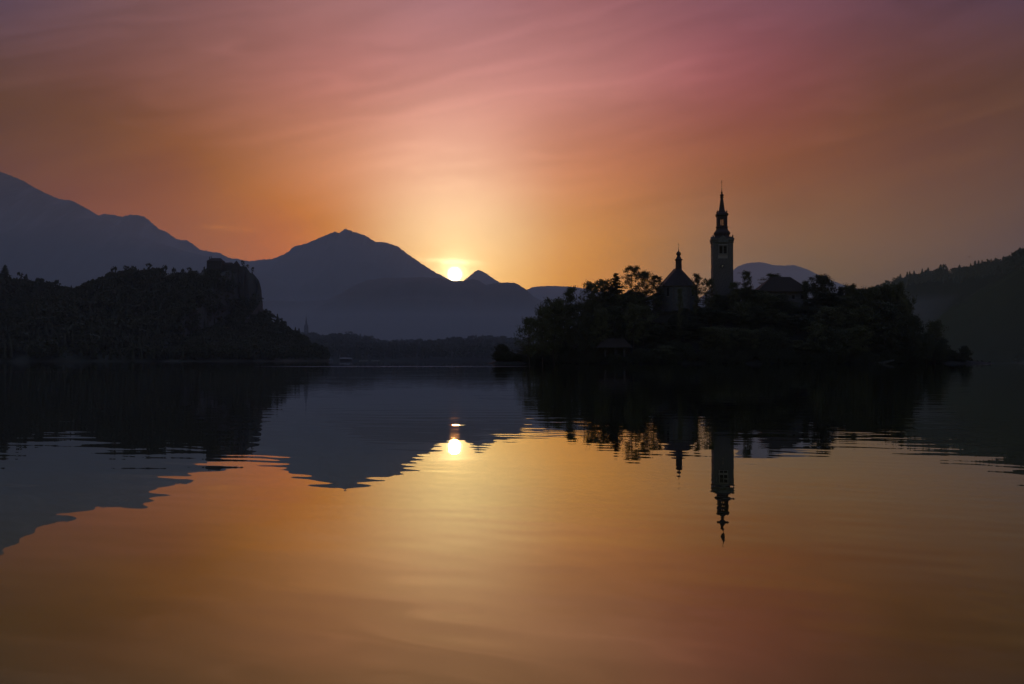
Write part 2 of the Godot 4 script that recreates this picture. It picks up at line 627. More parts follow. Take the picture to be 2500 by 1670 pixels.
# leaf clumps: small crossed faces; colour varies a little from spray to spray
func leaves(st: SurfaceTool, mid: Vector3, spread: float, count: int, size: float, tint: float) -> void:
	for k in count:
		var p := mid + Vector3(rng.randfn(0, 0.5), rng.randfn(0, 0.42), rng.randfn(0, 0.5)) * spread
		var n := Vector3(rng.randfn(0, 1), rng.randfn(0.3, 1), rng.randfn(0, 1)).normalized()
		var u := n.cross(Vector3(rng.randfn(0, 1), rng.randfn(0, 1), rng.randfn(0, 1))).normalized()
		var v := n.cross(u)
		var s := size * rng.randf_range(0.6, 1.3)
		var t := tint * rng.randf_range(0.8, 1.2)
		st.set_color(Color(t, t, t))
		quad(st, p - u * s * 0.55, p - v * s * 0.34, p + u * s * 0.6, p + v * s * 0.3)


# a broad-leaved tree a unit high. form: width, crown_base, droop, gaps (0 closed, 1 airy), and how the outline swells
func broad_tree(form: Dictionary) -> Node3D:
	var root := Node3D.new()
	var wood := start()
	var crown := start()
	var top := 0.93
	var pts := [Vector3(0, -0.03, 0)]
	var rad := [0.024]
	var lean: float = form.get("lean", 0.0)
	for k in range(1, 9):
		var t := k / 8.0
		pts.append(Vector3(rng.randfn(0, 0.012) + lean * t * t, t * top, rng.randfn(0, 0.012)))
		rad.append(lerpf(0.02, 0.002, t))
	tube(wood, pts, rad, 6)
	var base: float = form.crown_base
	var count: int = form.limbs
	for k in count:
		var t := lerpf(base, 0.98, pow((k + rng.randf()) / count, 0.9))
		var along := (t - base) / (1.0 - base)
		var reach: float = form.width * 0.5 * maxf(0.1, pow(sin(PI * clampf(pow(along, form.swell) * 0.86 + 0.13, 0.0, 1.0)), 0.75)) * rng.randf_range(form.get("ragged", 0.7), 1.08)
		var turn := k * 2.39996 + rng.randf_range(-0.5, 0.5)
		var f := minf(t * 8.0 / top, 7.99)
		var foot: Vector3 = pts[int(f)].lerp(pts[int(f) + 1], f - int(f))
		foot.y = minf(foot.y, top - 0.02)
		var out := Vector3(cos(turn), 0, sin(turn))
		var rise: float = lerpf(0.25, 0.9, along) - form.get("droop", 0.0)
		var limb := [foot]
		var lr := [0.007 * (1.15 - t)]
		for q in range(1, 5):
			var g := q / 4.0
			limb.append(foot + out * reach * g + Vector3.UP * reach * rise * pow(g, 0.8) * 0.8 + Vector3(rng.randfn(0, 1), rng.randfn(0, 1), rng.randfn(0, 1)) * 0.012)
			lr.append(lerpf(lr[0], 0.0012, g))
		tube(wood, limb, lr, 4)
		var twigs: int = form.twigs
		for q in twigs:
			var g := rng.randf_range(form.get("inner", 0.3), 1.0)
			var m := minf(g * 4.0, 3.99)
			var from: Vector3 = limb[int(m)].lerp(limb[int(m) + 1], m - int(m))
			var side := Vector3(rng.randfn(0, 1), rng.randfn(0.3, 0.7), rng.randfn(0, 1)).normalized() * reach * rng.randf_range(0.1, 0.42) + out * 0.02
			var tip := from + side
			tip.y = minf(tip.y, 0.985)
			tube(wood, [from, tip], [0.0018, 0.0007], 3)
			var tint := rng.randf_range(0.7, 1.25)
			leaves(crown, tip, form.clump, form.leaves, form.leaf, tint)
			if rng.randf() < 0.6:
				leaves(crown, from.lerp(tip, 0.5), form.clump * 0.8, int(form.leaves * 0.6), form.leaf, tint)
	leaves(crown, pts[8] + Vector3.UP * 0.03, form.clump * 0.7, form.leaves, form.leaf, 1.0)
	part("trunk", done(wood), M.bark, root)
	part("crown", done(crown), M["leaf%d" % form.get("hue", 0)], root)
	return root


func fir_tree(width: float, layers: int, ragged: float) -> Node3D:
	var root := Node3D.new()
	var wood := start()
	tube(wood, [Vector3(0, -0.03, 0), Vector3(0.004, 0.5, 0), Vector3(0, 0.98, 0)], [0.02, 0.011, 0.001], 6)
	var crown := start()
	for k in layers:
		var t := (k + 0.5) / layers
		var y := lerpf(0.08, 0.97, t)
		var reach := width * 0.5 * pow(1.0 - t, 0.8) + 0.008
		var arms := 9 if t < 0.7 else 6
		for a in arms:
			var turn := TAU * a / arms + k * 0.7 + rng.randf_range(-0.25, 0.25)
			var length := reach * rng.randf_range(1.0 - ragged, 1.0 + ragged * 0.5)
			var out := Vector3(cos(turn), 0, sin(turn))
			var foot := Vector3(0, y + rng.randf_range(-0.012, 0.012), 0)
			var tip := foot + out * length + Vector3.UP * (-0.32 * length + 0.012)
			tube(wood, [foot, tip], [0.0025, 0.0008], 3)
			var n := int(4 + length * 60)
			for q in n:
				var g := (q + 1.0) / n
				leaves(crown, foot.lerp(tip, g) + Vector3.DOWN * 0.006, 0.013, 2, 0.04 * (1.15 - 0.5 * g), rng.randf_range(0.75, 1.2))
	part("trunk", done(wood), M.bark, root)
	part("crown", done(crown), M.leaf2, root)
	return root


# the same two kinds with fewer faces, for trees a kilometre off
func far_broad(width: float, seed_: int) -> Node3D:
	rng.seed = seed_
	var root := Node3D.new()
	var wood := start()
	tube(wood, [Vector3(0, -0.1, 0), Vector3(0.01, 0.6, 0)], [0.022, 0.01], 5)
	var crown := start()
	for k in 26:
		var y := rng.randf_range(0.22, 0.93)
		var r := width * 0.5 * sqrt(maxf(0.02, 1.0 - pow((y - 0.55) / 0.45, 2.0))) * sqrt(rng.randf_range(0.15, 1.0))
		var a := rng.randf() * TAU
		leaves(crown, Vector3(cos(a) * r, y, sin(a) * r), 0.085, 9, 0.13, rng.randf_range(0.7, 1.25))
	part("trunk", done(wood), M.bark, root)
	part("crown", done(crown), M.leaf1, root)
	return root


func far_fir(width: float, seed_: int) -> Node3D:
	rng.seed = seed_
	var root := Node3D.new()
	var wood := start()
	tube(wood, [Vector3(0, -0.1, 0), Vector3(0, 0.95, 0)], [0.02, 0.002], 5)
	var crown := start()
	for k in 11:
		var t := k / 11.0
		var y := lerpf(0.1, 0.93, t)
		var reach := width * 0.5 * pow(1.0 - t, 0.68) + 0.012
		for a in 8:
			var turn := TAU * a / 8 + k * 0.5
			var out := Vector3(cos(turn), 0, sin(turn))
			var side := Vector3(-out.z, 0, out.x)
			var l := reach * rng.randf_range(0.65, 1.15)
			var tint := rng.randf_range(0.75, 1.2)
			crown.set_color(Color(tint, tint, tint))
			tri(crown, Vector3(0, y + 0.085, 0), out * l - side * reach * 0.35 + Vector3(0, y - 0.02, 0), out * l * 0.9 + side * reach * 0.35 + Vector3(0, y - 0.03, 0))
	part("trunk", done(wood), M.bark, root)
	part("crown", done(crown), M.leaf2, root)
	return root


func make_prototypes() -> void:
	var forms := [
		{"width": 0.62, "crown_base": 0.2, "limbs": 26, "twigs": 6, "clump": 0.075, "leaves": 20, "leaf": 0.032, "swell": 0.8},                                        # 0 full
		{"width": 0.55, "crown_base": 0.1, "limbs": 38, "twigs": 8, "clump": 0.055, "leaves": 16, "leaf": 0.024, "swell": 1.5, "ragged": 0.55, "inner": 0.2},          # 1 airy
		{"width": 0.42, "crown_base": 0.1, "limbs": 32, "twigs": 8, "clump": 0.045, "leaves": 15, "leaf": 0.022, "swell": 1.6, "ragged": 0.25, "inner": 0.3},         # 2 slim with arms
		{"width": 0.4, "crown_base": 0.15, "limbs": 26, "twigs": 6, "clump": 0.055, "leaves": 20, "leaf": 0.028, "swell": 0.9, "hue": 1},                                # 3 dense column
		{"width": 0.9, "crown_base": 0.12, "limbs": 30, "twigs": 8, "clump": 0.085, "leaves": 20, "leaf": 0.036, "swell": 0.75, "hue": 1},                               # 4 wide dome
		{"width": 0.5, "crown_base": 0.15, "limbs": 34, "twigs": 8, "clump": 0.042, "leaves": 15, "leaf": 0.022, "swell": 2.0, "droop": 0.35, "ragged": 0.4, "inner": 0.3}, # 5 tiered
		{"width": 1.15, "crown_base": 0.04, "limbs": 30, "twigs": 8, "clump": 0.09, "leaves": 16, "leaf": 0.06, "swell": 0.6, "hue": 2},                               # 6 bush
		{"width": 0.7, "crown_base": 0.1, "limbs": 26, "twigs": 7, "clump": 0.07, "leaves": 18, "leaf": 0.03, "swell": 0.7, "ragged": 0.55, "hue": 0, "lean": -0.06},    # 7 ragged to the ground
	]
	for f in forms:
		rng.seed = 100 + broad.size()
		broad.append(broad_tree(f))
	rng.seed = 300
	firs = [fir_tree(0.34, 20, 0.35), fir_tree(0.26, 24, 0.25)]
	far_trees = {"broad": [far_broad(0.8, 41), far_broad(0.62, 42), far_broad(1.0, 43)], "fir": [far_fir(0.36, 51), far_fir(0.28, 52)]}
	rng.seed = 900


# a wood of uncounted trees on a slope: none rises above the given skyline
func forest(h: Dictionary, skyline: Array, px0: float, px1: float, count: int, tall: float, fir_share: float, seed_: int, s0 := -0.08, s1 := 1.0, lift := 1.0) -> void:
	rng.seed = seed_
	var places := {"broad": [[], [], []], "fir": [[], []]}
	for k in count:
		var px := rng.randf_range(px0, px1)
		var s := lerpf(s0, s1, rng.randf())
		if h.has("cliff") and px > h.cliff[0] + 16.0 and px < 641.0 and s > -0.03 and s < 0.05 + 0.02 * rng.randf() - 0.05 * smoothstep(0.1, 0.4, noise.get_noise_2d(px * 0.15, s * 40.0)):
			continue
		var p := slope_point(h, px, s)
		if p.y < 0.6:
			continue
		var size := tall * rng.randf_range(0.6, 1.1)
		var seen := p - EYE
		var col := 1250.0 + seen.x / -seen.z * FOCAL
		var rough: float = tall * 0.30 * FOCAL / -seen.z      # how far crowns vary about the skyline, in photograph pixels
		var row := sample_line(skyline, col).y + rough * (1.1 * lift * noise.get_noise_1d(col * 0.5 / rough + h.salt) + absf(rng.randfn(0, 0.55)) - 0.25 * lift + 0.3 * (1.0 - lift))
		size = minf(size, at(col, row, -seen.z).y - p.y)
		if size < tall * 0.22:
			continue
		var sort := "fir" if noise.get_noise_2d(p.x / 120.0, p.z / 120.0) * 0.8 + rng.randf() < fir_share else "broad"
		var list: Array = places[sort][rng.randi() % places[sort].size()]
		var w := size * rng.randf_range(0.85, 1.2)
		list.append(Transform3D(Basis(Vector3.UP, rng.randf() * TAU).scaled_local(Vector3(w, size, w)), p))
	for sort in places:
		for n in places[sort].size():
			scatter("forest", far_trees[sort][n], places[sort][n], "%s trees massed on the slope" % ("dark fir" if sort == "fir" else "leafy"))


func scatter(called: String, proto: Node3D, places: Array, label: String) -> void:
	if places.is_empty():
		return
	var mm := MultiMesh.new()
	mm.transform_format = MultiMesh.TRANSFORM_3D
	mm.mesh = proto.get_node("crown").mesh
	mm.instance_count = places.size()
	for i in places.size():
		mm.set_instance_transform(i, places[i])
	var o := MultiMeshInstance3D.new()
	o.name = numbered(called)
	o.multimesh = mm
	o.material_override = proto.get_node("crown").material_override
	add_child(o)
	tag(o, label, "", "", "stuff")


# single trees that stand out against the sky: rows of [column, row of the tip, sort, width, label]
func skyline_trees(h: Dictionary, rows: Array, group: String, deep := -0.02) -> void:
	for r in rows:
		var p := slope_point(h, r[0], deep)
		var seen := p - EYE
		p.x = (r[0] - 1250.0) / FOCAL * -seen.z
		var tip := at(r[0], r[1], -seen.z).y
		var list: Array = far_trees[r[2]]
		var proto: Node3D = list[int(r[0]) % list.size()]
		var tall := tip - p.y
		var w: float = r[3] * -seen.z / FOCAL / (0.62 if r[2] == "broad" else 0.15)
		copy(proto, "fir_tree" if r[2] == "fir" else "leafy_tree", p, Vector3(w, tall, w), rng.randf() * TAU, r[4], "tree", group)


# ---------------------------------------------------------------- castle hill

func build_castle_hill() -> void:
	var skyline := [Vector3(-500, 640, 1500), Vector3(-200, 640, 1500), Vector3(0, 664, 1500), Vector3(36, 680, 1500), Vector3(80, 682, 1500), Vector3(140, 690, 1500), Vector3(165, 699, 1500), Vector3(183, 705, 1500), Vector3(203, 700, 1500), Vector3(226, 688, 1500), Vector3(253, 672, 1500), Vector3(279, 658, 1500), Vector3(311, 652, 1500), Vector3(345, 655, 1500), Vector3(385, 655, 1500), Vector3(410, 667, 1500), Vector3(440, 661, 1500), Vector3(471, 659, 1500), Vector3(486, 671, 1500), Vector3(508, 659, 1500), Vector3(550, 662, 1500), Vector3(586, 650, 1500), Vector3(600, 650, 1500), Vector3(610, 664, 1500), Vector3(624, 674, 1500), Vector3(633, 686, 1500), Vector3(638, 706, 1500), Vector3(640, 736, 1500), Vector3(643, 745, 1500), Vector3(664, 759, 1500), Vector3(690, 779, 1500), Vector3(720, 801, 1510), Vector3(748, 816, 1540), Vector3(780, 832, 1555), Vector3(812, 856, 1575), Vector3(832, 884, 1590)]
	var ground := []
	for p in skyline:
		var bare: bool = p.x > 500.0 and p.x < 641.0
		ground.append(Vector3(p.x, p.y + (0.0 if bare else 30.0), p.z))
	var h := {"line": ground, "front": 400.0, "back": 300.0, "jag": 1.5, "salt": 200.0, "bulge": 1.35, "spur": 0.2, "grain": 260.0, "cliff": [568.0, 600.0, at(600, 738, 1480).y]}
	var o := part(numbered("hill"), ridge_mesh(h, 3.0, 34, Color(0.028, 0.032, 0.02), Color(0.05, 0.05, 0.05)), M.terrain, self)
	tag(o, "dark wooded hill with a rock face below the castle", "", "", "structure")
	forest(h, skyline, -450, 500, 3600, 19.0, 0.35, 61)
	forest(h, skyline, 500, 828, 1900, 15.0, 0.3, 62, 0.0)
	var rows := [
		[11, 642, "fir", 22, "tall dark fir at the frame edge above the castle hill wood"],
		[47.6, 663, "broad", 20, "rounded dark tree beside the tall fir at the frame edge"],
		[63, 665, "fir", 12, "pointed fir between the rounded tree and the skyline saddle"],
		[87.5, 675, "fir", 7, "thin small fir on the falling skyline before the saddle"],
		[139.5, 683, "broad", 14, "bushy tree where the skyline dips towards the saddle"],
		[173, 693, "fir", 8, "small fir just before the lowest notch of the skyline"],
		[198, 693, "fir", 8, "small fir just past the lowest notch of the skyline"],
		[226, 677, "fir", 12, "lone fir on the skyline rising out of the notch"],
		[277, 651, "broad", 16, "loose crowned tree where the hill's round top begins"],
		[311, 648, "broad", 18, "leafy tree on the hill's round top, tallest of its clump"],
		[326, 648, "broad", 15, "leafy tree second in the clump on the round top"],
		[362, 642, "broad", 20, "peaked tree standing highest on the round hilltop"],
		[400, 648, "broad", 16, "cone shaped tree at the drop before the castle saddle"],
		[424, 654, "broad", 12, "peaked small tree in the saddle before the castle"],
		[445, 656, "broad", 10, "low tree halfway along the saddle before the castle"],
		[461, 652, "broad", 16, "round topped tree last before the thin castle firs"],
		[493, 656, "fir", 6, "shorter of two thin firs beside the castle wall"],
		[498, 648, "fir", 7, "taller of two thin firs beside the castle wall"],
		[592, 636, "broad", 9, "dense tree against the castle's pointed roof"],
		[603, 645, "broad", 7, "dense tree at the lip of the rock face"],
		[616, 652, "broad", 7, "lone tree leaning out over the castle cliff"],
		[677, 763, "fir", 8, "small fir high on the slope below the castle cliff"],
		[688, 773, "fir", 8, "small fir halfway down the slope below the castle cliff"],
		[721, 795, "fir", 7, "small fir low on the slope near the village spire"],
		[730, 798, "fir", 7, "small fir standing nearest the village spire"],
	]
	skyline_trees(h, rows, "trees on the castle hill skyline")
	build_castle()


func hip_roof(st: SurfaceTool, mid: Vector3, w: float, d: float, rise: float, ridge: float, along_x := true) -> void:
	var hw := w / 2
	var hd := d / 2
	var a := mid + Vector3(-hw, 0, hd)
	var b := mid + Vector3(hw, 0, hd)
	var c := mid + Vector3(hw, 0, -hd)
	var e := mid + Vector3(-hw, 0, -hd)
	var p := mid + Vector3(-ridge / 2, rise, 0)
	var q := mid + Vector3(ridge / 2, rise, 0)
	if not along_x:
		p = mid + Vector3(0, rise, ridge / 2)
		q = mid + Vector3(0, rise, -ridge / 2)
		tri(st, a, b, p)
		quad(st, b, c, q, p)
		tri(st, c, e, q)
		quad(st, e, a, p, q)
	else:
		quad(st, a, b, q, p)
		tri(st, b, c, q)
		quad(st, c, e, p, q)
		tri(st, e, a, p)
	quad(st, e, c, b, a)


func build_castle() -> void:
	var d := 1495.0
	var k := d / FOCAL
	var c := thing("castle", at(545, 662, d), "stone castle block and lower range on the cliff top", "castle")
	var up := func(py: float) -> float: return (662.0 - py) * k
	var x := func(px: float) -> float: return (px - 545.0) * k
	var depth := 16.0
	# the tall palace block
	var x0: float = x.call(508.5)
	var x1: float = x.call(545.5)
	var mid := (x0 + x1) / 2
	part("wall", box_mesh(Vector3(mid, up.call(650.0), 0), Vector3(x1 - x0, 2 * (up.call(638.0) - up.call(650.0)), depth)), M.old_stone, c)
	var st := start()
	hip_roof(st, Vector3(mid, up.call(638.5), 0), x1 - x0 + 0.8, depth + 0.8, up.call(630.0) - up.call(638.5), (x1 - x0) * 0.62)
	var roof := part("roof", done(st), M.tile, c)
	for px in [512.3, 516.2]:
		part("chimney", box_mesh(Vector3(x.call(px), up.call(632.5 if px < 514 else 631.5), 2.0), Vector3(0.8, 6.0, 0.8)), M.old_stone, roof)
	for row in 2:
		for n in 5:
			part("window", box_mesh(Vector3(lerpf(x0, x1, 0.14 + n * 0.18), up.call(643.0 + row * 6.5), depth / 2 + 0.01), Vector3(0.9, 1.5, 0.1)), M.dark, c)
	# lower range with saddle roofs and the pointed stair tower
	var y0: float = x.call(545.5)
	var y1: float = x.call(583.0)
	part("wall", box_mesh(Vector3((y0 + y1) / 2, up.call(655.0), -1), Vector3(y1 - y0, 2 * (up.call(646.5) - up.call(655.0)), 11.0)), M.old_stone, c)
	st = start()
	hip_roof(st, Vector3((y0 + x.call(570.0)) / 2, up.call(646.6), -1), x.call(570.0) - y0, 11.6, up.call(640.5) - up.call(646.6), (x.call(570.0) - y0) * 0.7)
	part("roof", done(st), M.tile, c)
	st = start()
	lathe(st, [Vector2(x.call(584.0) - x.call(577.5), up.call(645.5)), Vector2(0.0, up.call(635.8))], 4, Vector3(x.call(577.5), 0, 0.6))
	part("roof", done(st), M.tile, c)
	part("wall", box_mesh(Vector3(x.call(577.5), up.call(653.0), 0.6), Vector3(7.2, 2 * (up.call(645.6) - up.call(653.0)), 7.2)), M.old_stone, c)


# ---------------------------------------------------------------- ridge of firs

func build_forest_ridge() -> void:
	var skyline := [Vector3(1980, 760, 2700), Vector3(2060, 726, 2600), Vector3(2110, 706, 2500), Vector3(2128, 697, 2450), Vector3(2167, 684, 2350), Vector3(2200, 672, 2250), Vector3(2232, 665, 2150), Vector3(2265, 658, 2050), Vector3(2301, 651, 1950), Vector3(2346, 649, 1850), Vector3(2381, 641, 1750), Vector3(2417, 635, 1650), Vector3(2450, 630, 1550), Vector3(2470, 624, 1480), Vector3(2492, 610, 1400), Vector3(2560, 570, 1350), Vector3(2700, 520, 1300), Vector3(2950, 480, 1280)]
	var ground := []
	for p in skyline:
		ground.append(Vector3(p.x, p.y + 30.0 * 1700.0 / p.z, p.z))
	var h := {"line": ground, "front": 620.0, "back": 500.0, "jag": 1.0, "salt": 300.0, "bulge": 1.15, "spur": 0.12, "grain": 300.0}
	var o := part(numbered("hill"), ridge_mesh(h, 5.0, 18, Color(0.028, 0.032, 0.02), Color(0.05, 0.05, 0.04)), M.terrain, self)
	tag(o, "hazy wooded hill climbing to the frame edge behind the island", "", "", "structure")
	forest(h, skyline, 1990, 2940, 5200, 22.0, 0.5, 63, -0.08, 1.0, 0.45)
	var rows := [
		[2199, 666, "fir", 8, "small fir low on the ridge, first to stand clear of the wood"],
		[2216, 660.5, "fir", 7, "lower of a close pair of firs on the ridge"],
		[2222, 659.5, "fir", 7, "upper of a close pair of firs on the ridge"],
		[2232.6, 657.5, "fir", 7, "single fir just uphill of the close pair"],
		[2252.5, 652.5, "fir", 6, "thin fir spike below the tallest mid ridge fir"],
		[2267, 650, "fir", 9, "stout fir downhill of the tallest mid ridge fir"],
		[2298, 642, "fir", 11, "tallest fir on the middle of the ridge"],
		[2308, 645, "broad", 12, "round leafy tree touching the tallest mid ridge fir"],
		[2344, 643, "fir", 8, "fir standing alone on the flat stretch of the ridge"],
		[2371, 640, "fir", 8, "fir just below the three evenly spaced firs"],
		[2382, 633, "fir", 9, "first and lowest of three evenly spaced firs"],
		[2390.6, 632, "fir", 8, "middle one of three evenly spaced firs"],
		[2399, 630.5, "fir", 7, "top one of three evenly spaced firs"],
		[2418, 630.5, "broad", 18, "round leafy crown above the three evenly spaced firs"],
		[2432, 626, "fir", 13, "broad fir above the round leafy crown on the ridge"],
		[2451.5, 622, "fir", 14, "fir with a full pointed top near the upper ridge"],
		[2467, 619, "fir", 12, "fir just below the cluster at the frame edge"],
		[2480, 614, "fir", 16, "dark fir leading the cluster at the frame edge"],
		[2492, 600, "fir", 16, "tallest dark fir of the ridge, at the frame edge"],
		[2499, 602, "fir", 14, "dark fir cut by the frame edge beside the tallest"],
	]
	skyline_trees(h, rows, "trees on the fir ridge skyline")


# ---------------------------------------------------------------- the village shore

func build_far_shore() -> void:
	var skyline := [Vector3(600, 812, 2200), Vector3(740, 813, 2200), Vector3(767, 815, 2200), Vector3(797, 819, 2200), Vector3(830, 814, 2200), Vector3(853, 811, 2200), Vector3(885, 818, 2200), Vector3(910, 826, 2200), Vector3(925, 832, 2200), Vector3(990, 832, 2200), Vector3(1060, 830, 2200), Vector3(1095, 828, 2200), Vector3(1140, 825, 2200), Vector3(1165, 820, 2200), Vector3(1226, 823, 2200), Vector3(1300, 835, 2200), Vector3(1500, 838, 2200), Vector3(2100, 838, 2200), Vector3(2600, 838, 2200)]
	var ground := []
	for p in skyline:
		ground.append(Vector3(p.x, lerpf(p.y, 860.0, 0.45), p.z))
	var h := {"line": ground, "front": 330.0, "back": 2500.0, "jag": 1.0, "salt": 400.0, "bulge": 1.6, "spur": 0.1, "grain": 200.0}
	var o := part(numbered("hill"), ridge_mesh(h, 8.0, 14, Color(0.03, 0.034, 0.022), Color(0.05, 0.05, 0.04)), M.terrain, self)
	tag(o, "low wooded shore beyond the open water", "", "", "structure")
	forest(h, skyline, 600, 1500, 1500, 24.0, 0.35, 64, -0.02, 0.93)
	var rows := [
		[851, 808.5, "broad", 26, "round dome of leaves highest on the village shore"],
		[879, 812, "fir", 7, "dark fir beside the round dome on the village shore"],
		[894, 816, "fir", 6, "small fir downhill of the round dome's fir"],
		[907, 819, "broad", 12, "leafy tree at the end of the village shore's high clump"],
		[981, 824, "fir", 7, "pointed fir alone in the low middle of the shore wood"],
		[1026, 823, "fir", 6, "small fir on the low shore wood nearer the island"],
		[1092, 823, "fir", 6, "small fir under the small pointed peak"],
		[1162, 815, "fir", 8, "first of two firs on the shore rise near the island"],
		[1178, 815, "fir", 8, "second of two firs on the shore rise near the island"],
		[1223, 817, "fir", 8, "fir on the far shore next to the island's tip tree"],
	]
	skyline_trees(h, rows, "trees on the village shore skyline")
	# the village church: only the upper tower and spire show
	var d := 2150.0
	var k := d / FOCAL
	var c := thing("village_church", at(747.5, 818, d), "slender village church spire in haze below the castle hill", "church")
	part("wall", lathe_mesh([Vector2(3.4, -14), Vector2(3.4, (818 - 797) * k)], 4), M.plaster, c)
	part("cornice", lathe_mesh([Vector2(0, 8.2), Vector2(3.8, 8.2), Vector2(3.8, 9.0), Vector2(0, 9.0)], 4), M.trim, c)
	part("roof", lathe_mesh([Vector2(3.9, (818 - 797) * k), Vector2(1.75, (818 - 791) * k), Vector2(0.1, (818 - 770) * k)], 8), M.slate, c)
	part("cross", lathe_mesh([Vector2(0.1, (818 - 771) * k), Vector2(0.1, (818 - 767) * k)], 4), M.iron, c)
	# buildings at the water's edge
	boathouse(at(844, 884.0, 1830), 20.0, 8.0, "long pale roofed boathouse at the water below the village")
	house(at(806, 884.0, 1850), 7.0, 6.0, "small pale house on the shore beside the long boathouse")
	house(at(912, 848, 2010), 6.0, 8.0, "small pale house among trees above the shore jetties")
	house(at(943, 852, 2030), 7.0, 8.0, "small pale house half hidden in the shore wood")
	house(at(1235, 862, 1990), 15.0, 8.0, "white roofed villa behind the leaning bush at the island tip", "white_paint")
	for j in [[774.0, 6.0, "short pale jetty nearest the castle hill"], [888.0, 14.0, "first low jetty past the long boathouse"], [917.0, 13.0, "second low jetty past the long boathouse"]]:
		var p := at(j[0], 883.0, 1800.0)
		p.y = 0.0
		var t := thing("jetty", p, j[2], "jetty", "jetties on the village shore")
		part("deck", box_mesh(Vector3(0, 0.75, 0), Vector3(j[1], 0.3, 3.0)), M.white_paint, t)
		for s in [-0.4, 0.4]:
			part("post", box_mesh(Vector3(j[1] * s, 0.05, 0.8), Vector3(0.3, 1.1, 0.3)), M.wood, t)


func house(where: Vector3, w: float, tall: float, label: String, tiles := "slate") -> void:
	var t := thing("house", where, label, "house", "houses on the village shore")
	part("wall", box_mesh(Vector3(0, tall * 0.2, 0), Vector3(w, tall * 0.9, w * 0.7)), M.plaster, t)
	var st := start()
	hip_roof(st, Vector3(0, tall * 0.651, 0), w + 0.8, w * 0.7 + 0.8, tall * 0.35, w * 0.7)
	part("roof", done(st), M[tiles], t)
	for s in [-0.28, 0.0, 0.28]:
		part("window", box_mesh(Vector3(w * s, tall * 0.38, w * 0.35 + 0.01), Vector3(w * 0.11, tall * 0.18, 0.1)), M.dark, t)


func boathouse(where: Vector3, w: float, d: float, label: String) -> void:
	where.y = 0.0
	var t := thing("boathouse", where, label, "boathouse")
	part("wall", box_mesh(Vector3(0, 1.2, -d * 0.3), Vector3(w * 0.94, 3.4, d * 0.3)), M.wood, t)
	for n in 5:
		part("post", box_mesh(Vector3(lerpf(-w * 0.46, w * 0.46, n / 4.0), 1.3, d * 0.4), Vector3(0.35, 3.6, 0.35)), M.wood, t)
	var st := start()
	hip_roof(st, Vector3(0, 3.1, 0), w, d, 2.4, w * 0.85)
	part("roof", done(st), mat("pale_roof", 0.11, 0.11, 0.115, 0.8), t)


# ---------------------------------------------------------------- the island

func island_y(x: float, z: float) -> float:
	var q := Vector2((x - 91.0) / 95.0, (z + 484.0) / 44.0)
	var r := q.length() + 0.05 * noise.get_noise_2d(x / 18.0, z / 18.0)
	var y := 21.2 * smoothstep(1.0, 0.5, r) + 1.1 * smoothstep(1.03, 0.96, r) - 1.2
	# the flat tip and the low spit at the other end
	y = maxf(y, 1.5 - pow(Vector2((x + 1.0) / 7.0, (z + 452.0) / 5.0).length(), 2.0))
	y = maxf(y, 1.2 - pow(Vector2((x - 176.0) / 14.0, (z + 462.0) / 6.0).length(), 2.0) * 1.2)
	return y + 0.25 * noise.get_noise_2d(x / 5.0, z / 5.0)


func build_island() -> void:
	var v := PackedVector3Array()
	var idx := PackedInt32Array()
	var nx := 130
	var nz := 60
	for i in nx + 1:
		for j in nz + 1:
			var x := lerpf(-16.0, 200.0, float(i) / nx)
			var z := lerpf(-535.0, -434.0, float(j) / nz)
			v.append(Vector3(x, island_y(x, z), z))
	for i in nx:
		for j in nz:
			var a := i * (nz + 1) + j
			var b := a + nz + 1
			for k in [a, b, b + 1, a, b + 1, a + 1]:
				idx.append(k)
	var st := SurfaceTool.new()
	st.begin(Mesh.PRIMITIVE_TRIANGLES)
	for p in v:
		st.add_vertex(p)
	for k in idx:
		st.add_index(k)
	st.generate_normals()
	var o := part(numbered("island_ground"), st.commit(), M.earth, self)
	tag(o, "steep mound of the island", "", "", "structure")
	bell_tower()
	church()
	big_house()
	low_house()
	chapel()
	waterfront()


